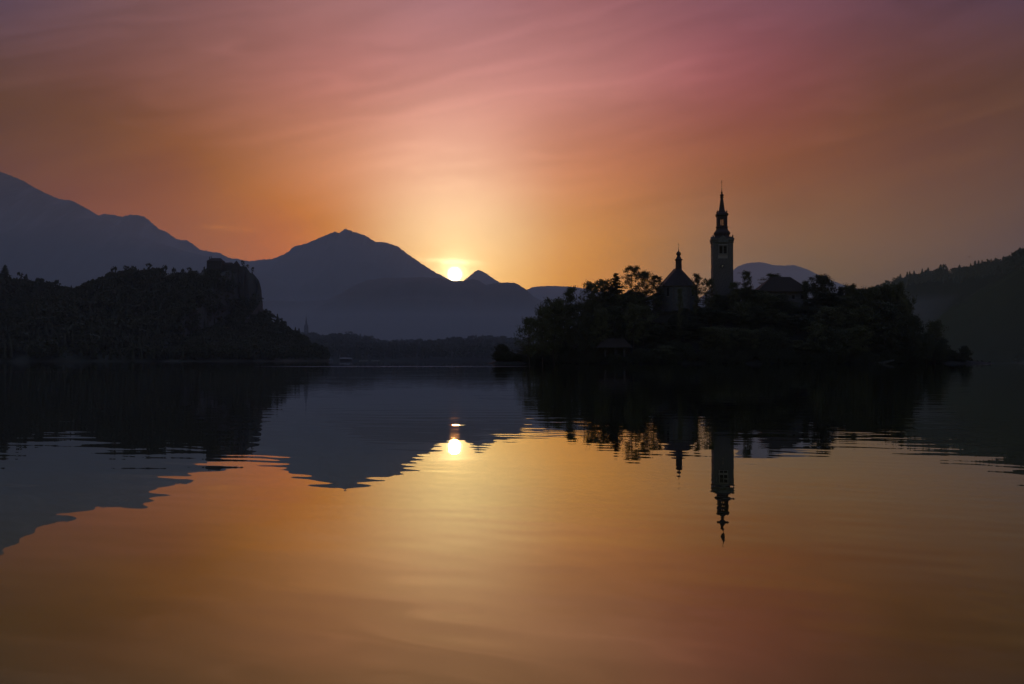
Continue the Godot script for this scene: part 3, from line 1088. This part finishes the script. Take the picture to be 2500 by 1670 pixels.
func bell_tower() -> void:
	var d := 470.0
	var k := d / FOCAL
	var base := at(1763, 765, d)
	var t := thing("bell_tower", Vector3(base.x, base.y, -d), "tall stone bell tower with dark baroque spire on the island", "tower")
	t.rotation.y = deg_to_rad(-4.0)
	var up := func(py: float) -> float: return (765.0 - py) * k
	var w := 8.0
	# shaft with real openings for the belfry
	var shaft := CSGCombiner3D.new()
	shaft.name = "shaft"
	t.add_child(shaft)
	var body := CSGBox3D.new()
	body.name = "body"
	body.size = Vector3(w, up.call(587.0) + 3.0, w)
	body.position.y = body.size.y / 2 - 3.0
	body.material = M.stone
	shaft.add_child(body)
	for side in 4:
		var turn := Basis(Vector3.UP, side * PI / 2)
		for s in [-1, 1]:
			var hole := CSGBox3D.new()
			hole.name = "opening"
			hole.operation = CSGShape3D.OPERATION_SUBTRACTION
			hole.size = Vector3(1.35, up.call(603.5) - up.call(620.5), 2.2)
			hole.transform = Transform3D(turn, turn * Vector3(s * 0.82, up.call(612.0), w / 2))
			hole.material = M.dark
			shaft.add_child(hole, true)
	for side in 4:
		var turn := Basis(Vector3.UP, side * PI / 2)
		for s in [-1, 1]:
			var pane := part("belfry_window", box_mesh(Vector3(s * 0.82, up.call(612.0), w / 2 - 0.5), Vector3(1.35, up.call(603.5) - up.call(620.5), 0.1)), M.dark, t)
			pane.transform.basis = turn
			for n in 5:
				var st := start()
				box(st, Vector3(s * 0.82, lerpf(up.call(619.5), up.call(604.8), n / 4.0), w / 2 - 0.22), Vector3(1.3, 0.1, 0.36))
				part("slat", done(st), M.wood, pane)
		var hood := start()
		box(hood, Vector3(0, up.call(600.0), w / 2 + 0.12), Vector3(3.7, 0.42, 0.4))
		box(hood, Vector3(0, up.call(622.5), w / 2 + 0.1), Vector3(3.5, 0.3, 0.36))
		box(hood, Vector3(0, up.call(611.3), w / 2 + 0.06), Vector3(0.26, 3.3, 0.22))
		for s in [-1, 1]:
			box(hood, Vector3(s * 1.62, up.call(611.3), w / 2 + 0.06), Vector3(0.24, 3.3, 0.2))
		part("window_surround", done(hood), M.trim, t).transform.basis = turn
		part("plaster_patch", box_mesh(Vector3(-0.1, up.call(628.5), w / 2 + 0.02), Vector3(3.8, 1.4, 0.06)), M.trim, t).transform.basis = turn
		# clock
		var dial := start()
		lathe(dial, [Vector2(0.0, 0.0), Vector2(1.0, 0.0), Vector2(1.0, 0.16), Vector2(0.86, 0.2), Vector2(0.0, 0.2)], 24)
		var clock := part("clock", done(dial), M.dial, t)
		clock.transform = Transform3D(turn * Basis(Vector3.RIGHT, PI / 2), turn * Vector3(-0.3, up.call(651.5), w / 2))
		part("hand", box_mesh(Vector3(0.12, 0.23, -0.14), Vector3(0.3, 0.05, 0.42)), M.gilt, clock)
		part("hand", box_mesh(Vector3(-0.1, 0.26, 0.2), Vector3(0.1, 0.05, 0.5)), M.gilt, clock)
		# the gable that arches up through the cornice
		var gable := start()
		var prev := Vector3(-2.1, up.call(588.0), w / 2 + 0.45)
		for n in range(1, 13):
			var g := n / 12.0
			var x := lerpf(-2.1, 2.1, g)
			var y: float = up.call(588.0) + 1.75 * pow(sin(PI * g), 1.4)
			var now := Vector3(x, y, w / 2 + 0.45)
			quad(gable, Vector3(prev.x, up.call(594.0), prev.z), Vector3(x, up.call(594.0), prev.z), now, prev)
			quad(gable, prev, now, now - Vector3(0, 0, 1.6), prev - Vector3(0, 0, 1.6))
			prev = now
		part("gable", done(gable), M.plaster, t).transform.basis = turn
	# cornice, broken by the gables
	part("cornice", lathe_mesh([Vector2(w / 2, up.call(595.0)), Vector2(4.15, up.call(592.0)), Vector2(4.2, up.call(589.5)), Vector2(4.42, up.call(588.0)), Vector2(4.42, up.call(583.5)), Vector2(3.3, up.call(582.8)), Vector2(0, up.call(582.8))], 4), M.stone, t)
	# bulb roof, lantern, spire
	part("bulb_roof", lathe_mesh([Vector2(3.45, up.call(583.0)), Vector2(3.05, up.call(580.0)), Vector2(2.82, up.call(576.6)), Vector2(2.92, up.call(574.2)), Vector2(3.16, up.call(571.4)), Vector2(3.18, up.call(569.4)), Vector2(3.0, up.call(566.6)), Vector2(2.6, up.call(563.6)), Vector2(2.3, up.call(561.0)), Vector2(2.2, up.call(557.8)), Vector2(2.24, up.call(556.0)), Vector2(2.42, up.call(555.2)), Vector2(2.42, up.call(553.6)), Vector2(2.1, up.call(553.0)), Vector2(0, up.call(553.0))], 8), M.copper, t)
	var lantern := CSGCombiner3D.new()
	lantern.name = "lantern"
	t.add_child(lantern)
	var drum := CSGBox3D.new()
	drum.name = "drum"
	drum.size = Vector3(4.0, up.call(525.0) - up.call(553.0), 4.0)
	drum.position.y = (up.call(525.0) + up.call(553.0)) / 2 + 0.002
	drum.material = M.copper
	lantern.add_child(drum)
	for side in 2:
		for s in [-1, 1]:
			var slot := CSGBox3D.new()
			slot.name = "opening"
			slot.operation = CSGShape3D.OPERATION_SUBTRACTION
			slot.size = Vector3(0.56, up.call(533.5) - up.call(550.5), 5.0)
			slot.transform = Transform3D(Basis(Vector3.UP, side * PI / 2), Vector3(0.36 * s if side == 0 else 0.0, up.call(542.5), 0.36 * s if side == 1 else 0.0))
			slot.material = M.copper
			lantern.add_child(slot, true)
	part("lantern_cornice", lathe_mesh([Vector2(2.0, up.call(528.5)), Vector2(2.25, up.call(527.0)), Vector2(2.42, up.call(525.6)), Vector2(2.32, up.call(524.0)), Vector2(2.3, up.call(521.6)), Vector2(1.7, up.call(520.8)), Vector2(0, up.call(520.8))], 4), M.copper, t)
	part("spire", lathe_mesh([Vector2(1.72, up.call(520.8)), Vector2(1.45, up.call(518.0)), Vector2(1.18, up.call(513.5)), Vector2(1.08, up.call(511.0)), Vector2(0.5, up.call(484.0)), Vector2(0.52, up.call(482.8)), Vector2(0.76, up.call(482.0)), Vector2(0.76, up.call(480.6)), Vector2(0.5, up.call(479.4)), Vector2(0.62, up.call(478.0)), Vector2(0.82, up.call(476.4)), Vector2(0.7, up.call(474.6)), Vector2(0.4, up.call(472.8)), Vector2(0.22, up.call(471.4)), Vector2(0.4, up.call(469.6)), Vector2(0.38, up.call(468.6)), Vector2(0.16, up.call(466.6)), Vector2(0.07, up.call(461.0)), Vector2(0.06, up.call(457.0))], 8), M.copper, t)
	part("ball", lathe_mesh(ball(0.34, up.call(458.7)), 12, Vector3.ZERO, true), M.gilt, t)
	cross(t, up.call(457.0), up.call(438.6), up.call(443.8), 0.9)
	for s in [[-1, -1], [-1, 1], [1, -1], [1, 1]]:
		urn(t, Vector3(3.85 * s[0], up.call(583.2), 3.85 * s[1]), 1.0)
		urn(t, Vector3(1.8 * s[0], up.call(521.2), 1.8 * s[1]), 0.9)


func ball(r: float, y: float) -> Array:
	var out := []
	for n in 9:
		var a := PI * n / 8.0
		out.append(Vector2(sin(a) * r, y - cos(a) * r))
	return out


func cross(parent: Node, y0: float, y1: float, bar: float, reach: float) -> void:
	var st := start()
	box(st, Vector3(0, (y0 + y1) / 2, 0), Vector3(0.13, y1 - y0, 0.13))
	box(st, Vector3(0, bar, 0), Vector3(reach, 0.14, 0.132))
	part("cross", done(st), M.iron, parent)


func urn(parent: Node, where: Vector3, size: float) -> void:
	var profile := []
	for p in [[0.3, 0.0], [0.3, 0.14], [0.1, 0.24], [0.1, 0.42], [0.24, 0.56], [0.33, 0.78], [0.27, 1.0], [0.1, 1.14], [0.05, 1.3], [0.03, 1.75]]:
		profile.append(Vector2(p[0], p[1]) * size)
	part("finial", lathe_mesh(profile, 10, where, true), M.copper, parent)


func church() -> void:
	var d := 466.0
	var k := d / FOCAL
	var foot := at(1662.5, 765, d)
	var t := thing("church", Vector3(foot.x, foot.y, -d), "pale walled island church with steep dark roof and onion topped turret", "church")
	var up := func(py: float) -> float: return (765.0 - py) * k
	# walls: a five sided apse towards the lake, nave behind
	var hw := 6.75
	var plan := [Vector2(-hw, -24), Vector2(-hw, -4.0), Vector2(-hw * 0.45, 0.6), Vector2(hw * 0.45, 0.6), Vector2(hw, -4.0), Vector2(hw, -24)]
	var st := start()
	var eave: float = up.call(696.0)
	for n in plan.size():
		var a: Vector2 = plan[n]
		var b: Vector2 = plan[(n + 1) % plan.size()]
		quad(st, Vector3(a.x, -3, a.y), Vector3(b.x, -3, b.y), Vector3(b.x, eave, b.y), Vector3(a.x, eave, a.y))
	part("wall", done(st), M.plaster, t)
	st = start()
	for n in range(1, plan.size() - 1):
		var a: Vector2 = plan[n]
		box(st, Vector3(a.x, eave / 2 - 2.0, a.y), Vector3(0.7, eave + 2.0, 0.7))
	part("buttress", done(st), M.stone, t)
	st = start()
	var rim := []
	for p in plan:
		var q: Vector2 = Vector2(p.x * 1.05, p.y + (0.35 if p.y > -10 else -0.4))
		rim.append(q)
	var peak: float = up.call(647.0)
	var ridge_front := Vector3(0, peak, -6.0)
	var ridge_back := Vector3(0, peak, -21.0)
	for n in range(0, 5):
		var a := Vector3(rim[n].x, eave - 0.25, rim[n].y)
		var b := Vector3(rim[n + 1].x, eave - 0.25, rim[n + 1].y)
		if n == 0:
			quad(st, a, b, ridge_front, ridge_back)
		elif n == 4:
			quad(st, a, b, ridge_back, ridge_front)
		else:
			tri(st, a, b, ridge_front)
	tri(st, Vector3(rim[5].x, eave - 0.25, rim[5].y), Vector3(rim[0].x, eave - 0.25, rim[0].y), ridge_back)
	var roof := part("roof", done(st), M.tile, t)
	st = start()
	for n in range(0, 5):
		tube(st, [Vector3(rim[n].x, eave - 0.3, rim[n].y), Vector3(rim[n + 1].x, eave - 0.3, rim[n + 1].y)], [0.14, 0.14], 6)
	part("eaves", done(st), M.wood, roof)
	# two tall apse windows and the sacristy roof at the side
	for s in [-1, 1]:
		var win := part("window", box_mesh(Vector3(0, 0, 0), Vector3(1.0, 3.4, 0.12)), M.dark, t)
		var mid: Vector2 = (plan[2 if s < 0 else 3] + plan[1 if s < 0 else 4]) / 2
		win.position = Vector3(mid.x, up.call(712.0), mid.y) + Vector3(s * 0.03, 0, 0.03)
		win.rotation.y = s * deg_to_rad(51.1)
		part("frame", box_mesh(Vector3(0, -1.85, 0.05), Vector3(1.4, 0.25, 0.3)), M.trim, win)
	st = start()
	quad(st, Vector3(-hw - 3.4, up.call(713.5), -5), Vector3(-hw, up.call(703.0), -5), Vector3(-hw, up.call(703.0), -12), Vector3(-hw - 3.4, up.call(713.5), -12))
	part("side_roof", done(st), M.tile, t)
	part("side_wall", box_mesh(Vector3(-hw - 1.55, up.call(740.0), -8.5), Vector3(3.0, 2 * (up.call(714.0) - up.call(740.0)), 6.6)), M.plaster, t)
	# ridge turret with its onion
	var c := Vector3(0, 0, -6.2)
	part("turret", lathe_mesh([Vector2(1.22, up.call(656.0)), Vector2(1.16, up.call(633.0))], 8, c), M.copper, t)
	part("turret_cornice", lathe_mesh([Vector2(1.1, up.call(633.6)), Vector2(1.48, up.call(631.8)), Vector2(1.5, up.call(630.0)), Vector2(1.1, up.call(628.6))], 8, c), M.copper, t)
	part("onion_roof", lathe_mesh([Vector2(1.12, up.call(629.0)), Vector2(1.0, up.call(626.4)), Vector2(0.82, up.call(623.6)), Vector2(0.6, up.call(621.8)), Vector2(0.62, up.call(620.6)), Vector2(0.92, up.call(618.6)), Vector2(1.03, up.call(616.6)), Vector2(0.98, up.call(614.8)), Vector2(0.72, up.call(612.6)), Vector2(0.4, up.call(610.8)), Vector2(0.2, up.call(608.6)), Vector2(0.1, up.call(605.4)), Vector2(0.05, up.call(599.0))], 12, c, true), M.copper, t)
	part("ball", lathe_mesh(ball(0.17, up.call(598.7)), 10, c, true), M.gilt, t)
	st = start()
	box(st, c + Vector3(0, (up.call(598.0) + up.call(589.7)) / 2, 0), Vector3(0.09, up.call(589.7) - up.call(598.0), 0.09))
	box(st, c + Vector3(0, up.call(591.8), 0), Vector3(0.55, 0.09, 0.092))
	part("cross", done(st), M.iron, t)


func big_house() -> void:
	var d := 476.0
	var k := d / FOCAL
	var foot := at(1908, 765, d)
	var t := thing("house", Vector3(foot.x, foot.y, -d), "hip roofed house between the bell tower and the domed tree", "house")
	var up := func(py: float) -> float: return (765.0 - py) * k
	var w := 18.6
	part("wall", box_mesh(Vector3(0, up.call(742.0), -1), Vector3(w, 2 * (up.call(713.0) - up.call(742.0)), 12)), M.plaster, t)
	var st := start()
	hip_roof(st, Vector3(0, up.call(713.0), -1), 22.4, 14.6, up.call(675.5) - up.call(713.0), 7.6)
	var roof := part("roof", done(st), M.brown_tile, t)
	st = start()
	box(st, Vector3(0, up.call(714.0), 6.3), Vector3(22.3, 0.22, 0.16))
	part("eaves", done(st), M.wood, roof)
	for n in 5:
		var win := part("window", box_mesh(Vector3(lerpf(-7.2, 7.2, n / 4.0), up.call(727.0), 5.02), Vector3(1.0, 1.5, 0.1)), M.dark, t)
		part("sill", box_mesh(Vector3(lerpf(-7.2, 7.2, n / 4.0), up.call(727.0) - 0.85, 5.08), Vector3(1.3, 0.14, 0.24)), M.trim, win)


func low_house() -> void:
	var d := 480.0
	var k := d / FOCAL
	var foot := at(2105, 765, d)
	var t := thing("house", Vector3(foot.x, foot.y, -d), "house with long straight reddish ridge behind the island's end trees", "house")
	var up := func(py: float) -> float: return (765.0 - py) * k
	part("wall", box_mesh(Vector3(0, up.call(760.0), -1), Vector3(14.4, 2 * (up.call(734.0) - up.call(760.0)), 9)), M.plaster, t)
	var st := start()
	hip_roof(st, Vector3(0, up.call(734.5), -1), 16.4, 11.0, up.call(705.5) - up.call(734.5), 9.5)
	part("roof", done(st), M.brown_tile, t)
	for n in 4:
		part("window", box_mesh(Vector3(lerpf(-5.2, 5.2, n / 3.0), up.call(747.0), 3.52), Vector3(0.9, 1.3, 0.1)), M.dark, t)


func chapel() -> void:
	var d := 480.0
	var k := d / FOCAL
	var foot := at(1536, 765, d)
	var t := thing("chapel", Vector3(foot.x, foot.y, -d), "small grey roofed chapel hidden behind trees beside the church", "chapel")
	var up := func(py: float) -> float: return (765.0 - py) * k
	part("wall", box_mesh(Vector3(0, up.call(752.0), -1), Vector3(5.4, 2 * (up.call(731.0) - up.call(752.0)), 5.4)), M.plaster, t)
	part("roof", lathe_mesh([Vector2(3.0, up.call(731.5)), Vector2(2.5, up.call(724.0)), Vector2(1.5, up.call(715.0)), Vector2(0.4, up.call(709.0)), Vector2(0.0, up.call(707.0))], 8, Vector3(0, 0, -1)), M.slate, t)


func waterfront() -> void:
	var d := 449.0
	var k := d / FOCAL
	var foot := at(1500, 868, d)
	var t := thing("boathouse", Vector3(foot.x, foot.y, -d), "low boathouse with dark red roof and pale piers under island trees", "boathouse")
	var up := func(py: float) -> float: return (868.0 - py) * k
	part("wall", box_mesh(Vector3(0, up.call(862.0), -3.2), Vector3(12.0, 2 * (up.call(848.0) - up.call(862.0)), 2.0)), M.wood, t)
	for px in [1477.0, 1502.0, 1524.0]:
		part("pier", box_mesh(Vector3((px - 1500) * k, up.call(860.0), 0.6), Vector3(0.75, 2 * (up.call(848.5) - up.call(860.0)), 0.75)), M.old_stone, t)
	var st := start()
	hip_roof(st, Vector3(0, up.call(848.6), -1.5), 13.6, 7.0, up.call(826.0) - up.call(848.6), 8.0)
	part("roof", done(st), M.brown_tile, t)
	# terrace wall below the church
	var q := at(1642, 775, 459.0)
	var wall := thing("terrace_wall", Vector3(q.x, q.y, q.z), "low dark terrace wall below the church apse", "wall")
	part("masonry", box_mesh(Vector3(0, 0, 0), Vector3(17.0, 4.2, 0.8)), M.wall_stone, wall)
	part("coping", box_mesh(Vector3(0, 2.2, 0.02), Vector3(17.3, 0.22, 1.1)), M.wall_stone, wall)
	# the pale landing at the far end
	var e := at(2135, 885, 446.0)
	var landing := thing("landing", Vector3(e.x, 0, e.z), "pale stone landing with a sloping ramp at the island's waterline", "landing")
	part("quay", box_mesh(Vector3(-2.6, 0.15, 0), Vector3(8.2, 0.9, 2.4)), M.old_stone, landing)
	var st2 := start()
	var r0 := Vector3(1.52, 0.45, 1.1)
	var r1 := Vector3(7.2, 1.6, 1.1)
	quad(st2, r0, r1, r1 - Vector3(0, 0, 2.2), r0 - Vector3(0, 0, 2.2))
	quad(st2, r0 - Vector3(0, 0.9, 0), r1 - Vector3(0, 0.55, 0), r1, r0)
	part("ramp", done(st2), M.old_stone, landing)


# ---------------------------------------------------------------- trees on the island

func island_tree(px: float, py: float, wide: float, sort: int, depth: float, label: String, group: String, called := "leafy_tree") -> void:
	var p := at(px, 880, depth)
	p.y = maxf(island_y(p.x, p.z), 0.05) - 0.1
	var tip := at(px, py, depth).y
	var tall := tip - p.y
	var proto: Node3D = firs[sort - 20] if sort >= 20 else broad[sort]
	var natural: float = [0.62, 0.55, 0.42, 0.4, 0.9, 0.5, 1.15, 0.7][sort] if sort < 20 else [0.34, 0.26][sort - 20]
	var w := wide * depth / FOCAL / natural
	copy(proto, called, p, Vector3(w, tall, w), rng.randf() * TAU, label, "bush" if called == "bush" else "tree", group)


func build_island_trees() -> void:
	rng.seed = 77
	var named := [
		[1292, 776, 66, 7, 449, "low ragged tree at the island tip spreading over the water"],
		[1324, 751, 70, 7, 453, "broad ragged tree second from the island tip"],
		[1354, 731, 72, 1, 457, "loose tree third from the island tip, below the slim one"],
		[1393, 699, 52, 2, 460, "slim tree with outstretched arms standing above the tip trees"],
		[1447, 690, 60, 1, 464, "airy tree beside the slim armed one, light showing through"],
		[1476, 684, 52, 1, 468, "airy tree against the spruce, its crown level and open"],
		[1504, 663, 84, 20, 466, "dark spruce with layered boughs among the airy trees"],
		[1543, 648, 56, 5, 470, "tallest tree on the island, open flat tiers above the chapel"],
		[1574, 664, 46, 1, 468, "open crowned tree between the tallest tree and the dense column"],
		[1603, 671, 36, 3, 466, "dense upright tree next to the church roof"],
		[1660, 702, 20, 2, 452, "slim dark tree standing right in front of the church apse"],
		[1702, 667, 34, 2, 458, "slim sparse tree between the church roof and bell tower"],
		[1731, 682, 36, 1, 458, "loose tree touching the bell tower on the church side"],
		[1792, 690, 34, 1, 458, "small loose tree against the bell tower on the house side"],
		[1823, 661, 38, 2, 460, "sparse tree rising between the bell tower and hipped house"],
		[1846, 706, 34, 3, 462, "low dense tree at the eaves corner of the hipped house"],
		[1889, 667, 60, 2, 492, "tree tip showing above the hipped house roof"],
		[1864, 716, 50, 0, 458, "round dark tree hiding the bell tower end of the hipped house"],
		[1908, 720, 46, 4, 460, "low spreading tree in front of the hipped house's middle"],
		[1968, 687, 26, 1, 470, "small crown between the hipped house and the domed tree"],
		[2008, 675, 80, 4, 468, "wide domed tree beside the hipped house"],
		[2052, 700, 34, 21, 470, "small pointed conifer beside the domed tree"],
		[2079, 696, 42, 0, 466, "round tree before the house with the long straight ridge"],
		[2143, 702, 36, 0, 464, "round tree at the end of the long straight ridge"],
		[2167, 699, 40, 0, 464, "first of two high crowns at the island's steep end"],
		[2193, 694, 50, 0, 460, "second and highest crown at the island's steep end"],
		[2214, 730, 52, 0, 456, "full tree below the highest crown at the steep end"],
		[2232, 775, 50, 4, 452, "spreading tree at the foot of the island's steep end"],
		[2282, 786, 56, 0, 456, "separate leafy tree past the island's steep end"],
		[2263, 816, 44, 4, 452, "low tree filling the gap before the separate leafy tree"],
		[2301, 830, 38, 4, 452, "low tree on the outer side of the separate leafy tree"],
	]
	for r in named:
		island_tree(r[0], r[1], r[2], r[3], r[4], r[5], "trees standing out on the island", "fir_tree" if r[3] >= 20 else "leafy_tree")
	island_tree(1226, 842, 46, 6, 452, "dark leaning bush alone at the island tip", "", "bush")
	island_tree(2356, 846, 34, 6, 458, "dark upright bush alone on the low spit", "", "bush")
	# the wood that clothes the slope: one dark mass in the photograph
	var outline := line([1257, 812, 1285, 786, 1303, 768, 1330, 750, 1352, 736, 1380, 744, 1410, 736, 1430, 716, 1450, 706, 1490, 702, 1540, 716, 1600, 706, 1616, 728, 1622, 764, 1665, 766, 1694, 762, 1704, 716, 1735, 704, 1760, 722, 1790, 704, 1845, 706, 1870, 716, 1928, 718, 1940, 742, 1962, 742, 1970, 712, 2047, 706, 2060, 714, 2090, 710, 2150, 704, 2175, 700, 2210, 710, 2229, 745, 2238, 786, 2247, 805, 2262, 812, 2300, 832, 2312, 862], 450.0)
	for row in 4:
		for i in 30:
			var px := 1290.0 + i * 34.0 + row * 11.0 + rng.randf_range(-8, 8)
			var depth: float = [446.0, 454.0, 464.0, 473.0][row] + rng.randf_range(-2, 2)
			var wide: float = rng.randf_range(48, 76)
			var top := 0.0                  # under the lowest point of the wood's outline across this crown
			for k in 5:
				top = maxf(top, sample_line(outline, px + wide * 0.42 * (k - 2) / 2.0).y)
			top += [92.0, 42.0, 6.0, 2.0][row] + rng.randf_range(-10, 12)
			if px > 2292.0 or top > 862.0:
				continue
			if row == 0 and px > 1425.0 and px < 1572.0:
				continue                     # the boathouse stands here
			if row == 3 and (px < 1450.0 or px > 1612.0 and px < 1712.0 or px > 1880.0 and px < 1985.0):
				continue
			var p := at(px, 880, depth)
			if island_y(p.x, p.z) < -0.3:
				continue
			var side := "church" if px < 1715.0 else ("bell tower and hipped house" if px < 1990.0 else "island's steep end")
			var level: String = ["in the waterline row", "low on the slope", "high on the slope", "on the brow"][row]
			island_tree(px, top - 5.0, wide, [0, 4, 0, 3, 7, 1][rng.randi() % 6], depth, "shadowed leafy tree, %s, below the %s" % [level, side], "wood %s below the %s" % [level, side])
	# undergrowth along the waterline
	var places := []
	for k in 420:
		var a := rng.randf() * PI
		var r := rng.randf_range(0.86, 1.0)
		var x := 91.0 - cos(a) * 95.0 * r
		var z := -484.0 + sin(a) * 44.0 * r
		var y := island_y(x, z)
		if y < -0.6:
			continue
		var s := rng.randf_range(1.6, 4.5) * (1.0 if x > 8.0 else 0.45)
		places.append(Transform3D(Basis(Vector3.UP, rng.randf() * TAU).scaled_local(Vector3(s * 1.3, s, s * 1.3)), Vector3(x, y - 0.2, z)))
	for k in 520:                        # and over the slope between the trees
		var x := rng.randf_range(10.0, 165.0)
		var z := rng.randf_range(-462.0, -444.0)
		var y := island_y(x, z)
		var s := rng.randf_range(1.6, 3.6)
		if y < 0.0 or x > 33.0 and x < 52.0 and z > -455.0:
			continue
		places.append(Transform3D(Basis(Vector3.UP, rng.randf() * TAU).scaled_local(Vector3(s * 1.4, s, s * 1.4)), Vector3(x, y - 0.3, z)))
	for k in 160:
		var x := rng.randf_range(48.0, 150.0)
		var z := rng.randf_range(-512.0, -466.0)
		var s := rng.randf_range(1.8, 4.2)
		if x > 56.0 and x < 96.0 and z < -459.0:
			continue
		places.append(Transform3D(Basis(Vector3.UP, rng.randf() * TAU).scaled_local(Vector3(s * 1.4, s, s * 1.4)), Vector3(x, island_y(x, z) - 0.2, z)))
	for k in 60:
		var x := rng.randf_range(166.0, 188.0)
		var z := -462.0 + rng.randf_range(-4, 4)
		var y := island_y(x, z)
		if y > 0.0:
			var s := rng.randf_range(0.6, 1.9) * (1.0 if x < 178.0 else 0.4)
			places.append(Transform3D(Basis(Vector3.UP, rng.randf() * TAU).scaled_local(Vector3(s * 1.4, s, s * 1.4)), Vector3(x, y - 0.1, z)))
	for k in 70:
		var g := rng.randf()
		var x := lerpf(-5.0, 9.0, g)
		var z := -452.0 + rng.randf_range(-3, 3)
		var s := lerpf(4.2, 1.3, pow(g, 0.7)) * rng.randf_range(0.6, 1.1)
		var y := maxf(island_y(x, z), 0.0)
		places.append(Transform3D(Basis(Vector3.UP, rng.randf() * TAU).scaled_local(Vector3(s * 1.4, s, s * 1.4)), Vector3(x, y - 0.2, z)))
	scatter("shrubbery", broad[6], places, "low dark undergrowth along the island's waterline")


func build_small_things() -> void:
	# thin morning mist over the far water and under the fir ridge
	mist(Vector3(22000, 1100, 13400), Vector3(0, 549, -9100), VALLEY_HAZE, "blue morning haze filling the valley before the mountains")
	mist(Vector3(1500, 100, 800), Vector3(-50, 49.5, -2110), 0.0004, "thin mist before the village shore wood")
	mist(Vector3(1100, 110, 650), Vector3(820, 54.5, -1130), 0.0002, "thin mist lying under the fir ridge", Color(0.86, 0.95, 0.76))
	# a bird crossing the sky above the fir ridge
	var b := thing("bird", at(2367, 627.5, 320.0), "tiny dark bird in the sky above the fir ridge", "bird")
	var st := start()
	lathe(st, [Vector2(0.0, -0.25), Vector2(0.05, -0.16), Vector2(0.08, 0.0), Vector2(0.05, 0.16), Vector2(0.02, 0.24), Vector2(0.0, 0.3)], 8, Vector3.ZERO, true)
	var body := part("body", done(st), M.feather, b)
	body.rotation_degrees = Vector3(0, 30, 90)
	for s in [-1, 1]:
		st = start()
		for pass_ in 2:
			var y := 0.012 * (1 if pass_ == 0 else -1)
			var pts := [Vector3(0, y, 0.09), Vector3(0.26 * s, 0.14 + y, 0.07), Vector3(0.55 * s, 0.1 + y, -0.05), Vector3(0.24 * s, 0.12 + y, -0.12), Vector3(0, y, -0.1)]
			tri(st, pts[0], pts[1], pts[3])
			tri(st, pts[1], pts[2], pts[3])
			tri(st, pts[0], pts[3], pts[4])
		part("wing", done(st), M.feather, b)


func mist(size: Vector3, mid: Vector3, density: float, label: String, tone := Color(0.88, 0.94, 1.0)) -> void:
	var o := FogVolume.new()
	o.name = numbered("mist")
	o.shape = RenderingServer.FOG_VOLUME_SHAPE_BOX
	o.size = size
	o.position = mid
	var vapour := FogMaterial.new()
	vapour.albedo = tone
	vapour.density = density
	o.material = vapour
	add_child(o)
	tag(o, label, "", "", "stuff")
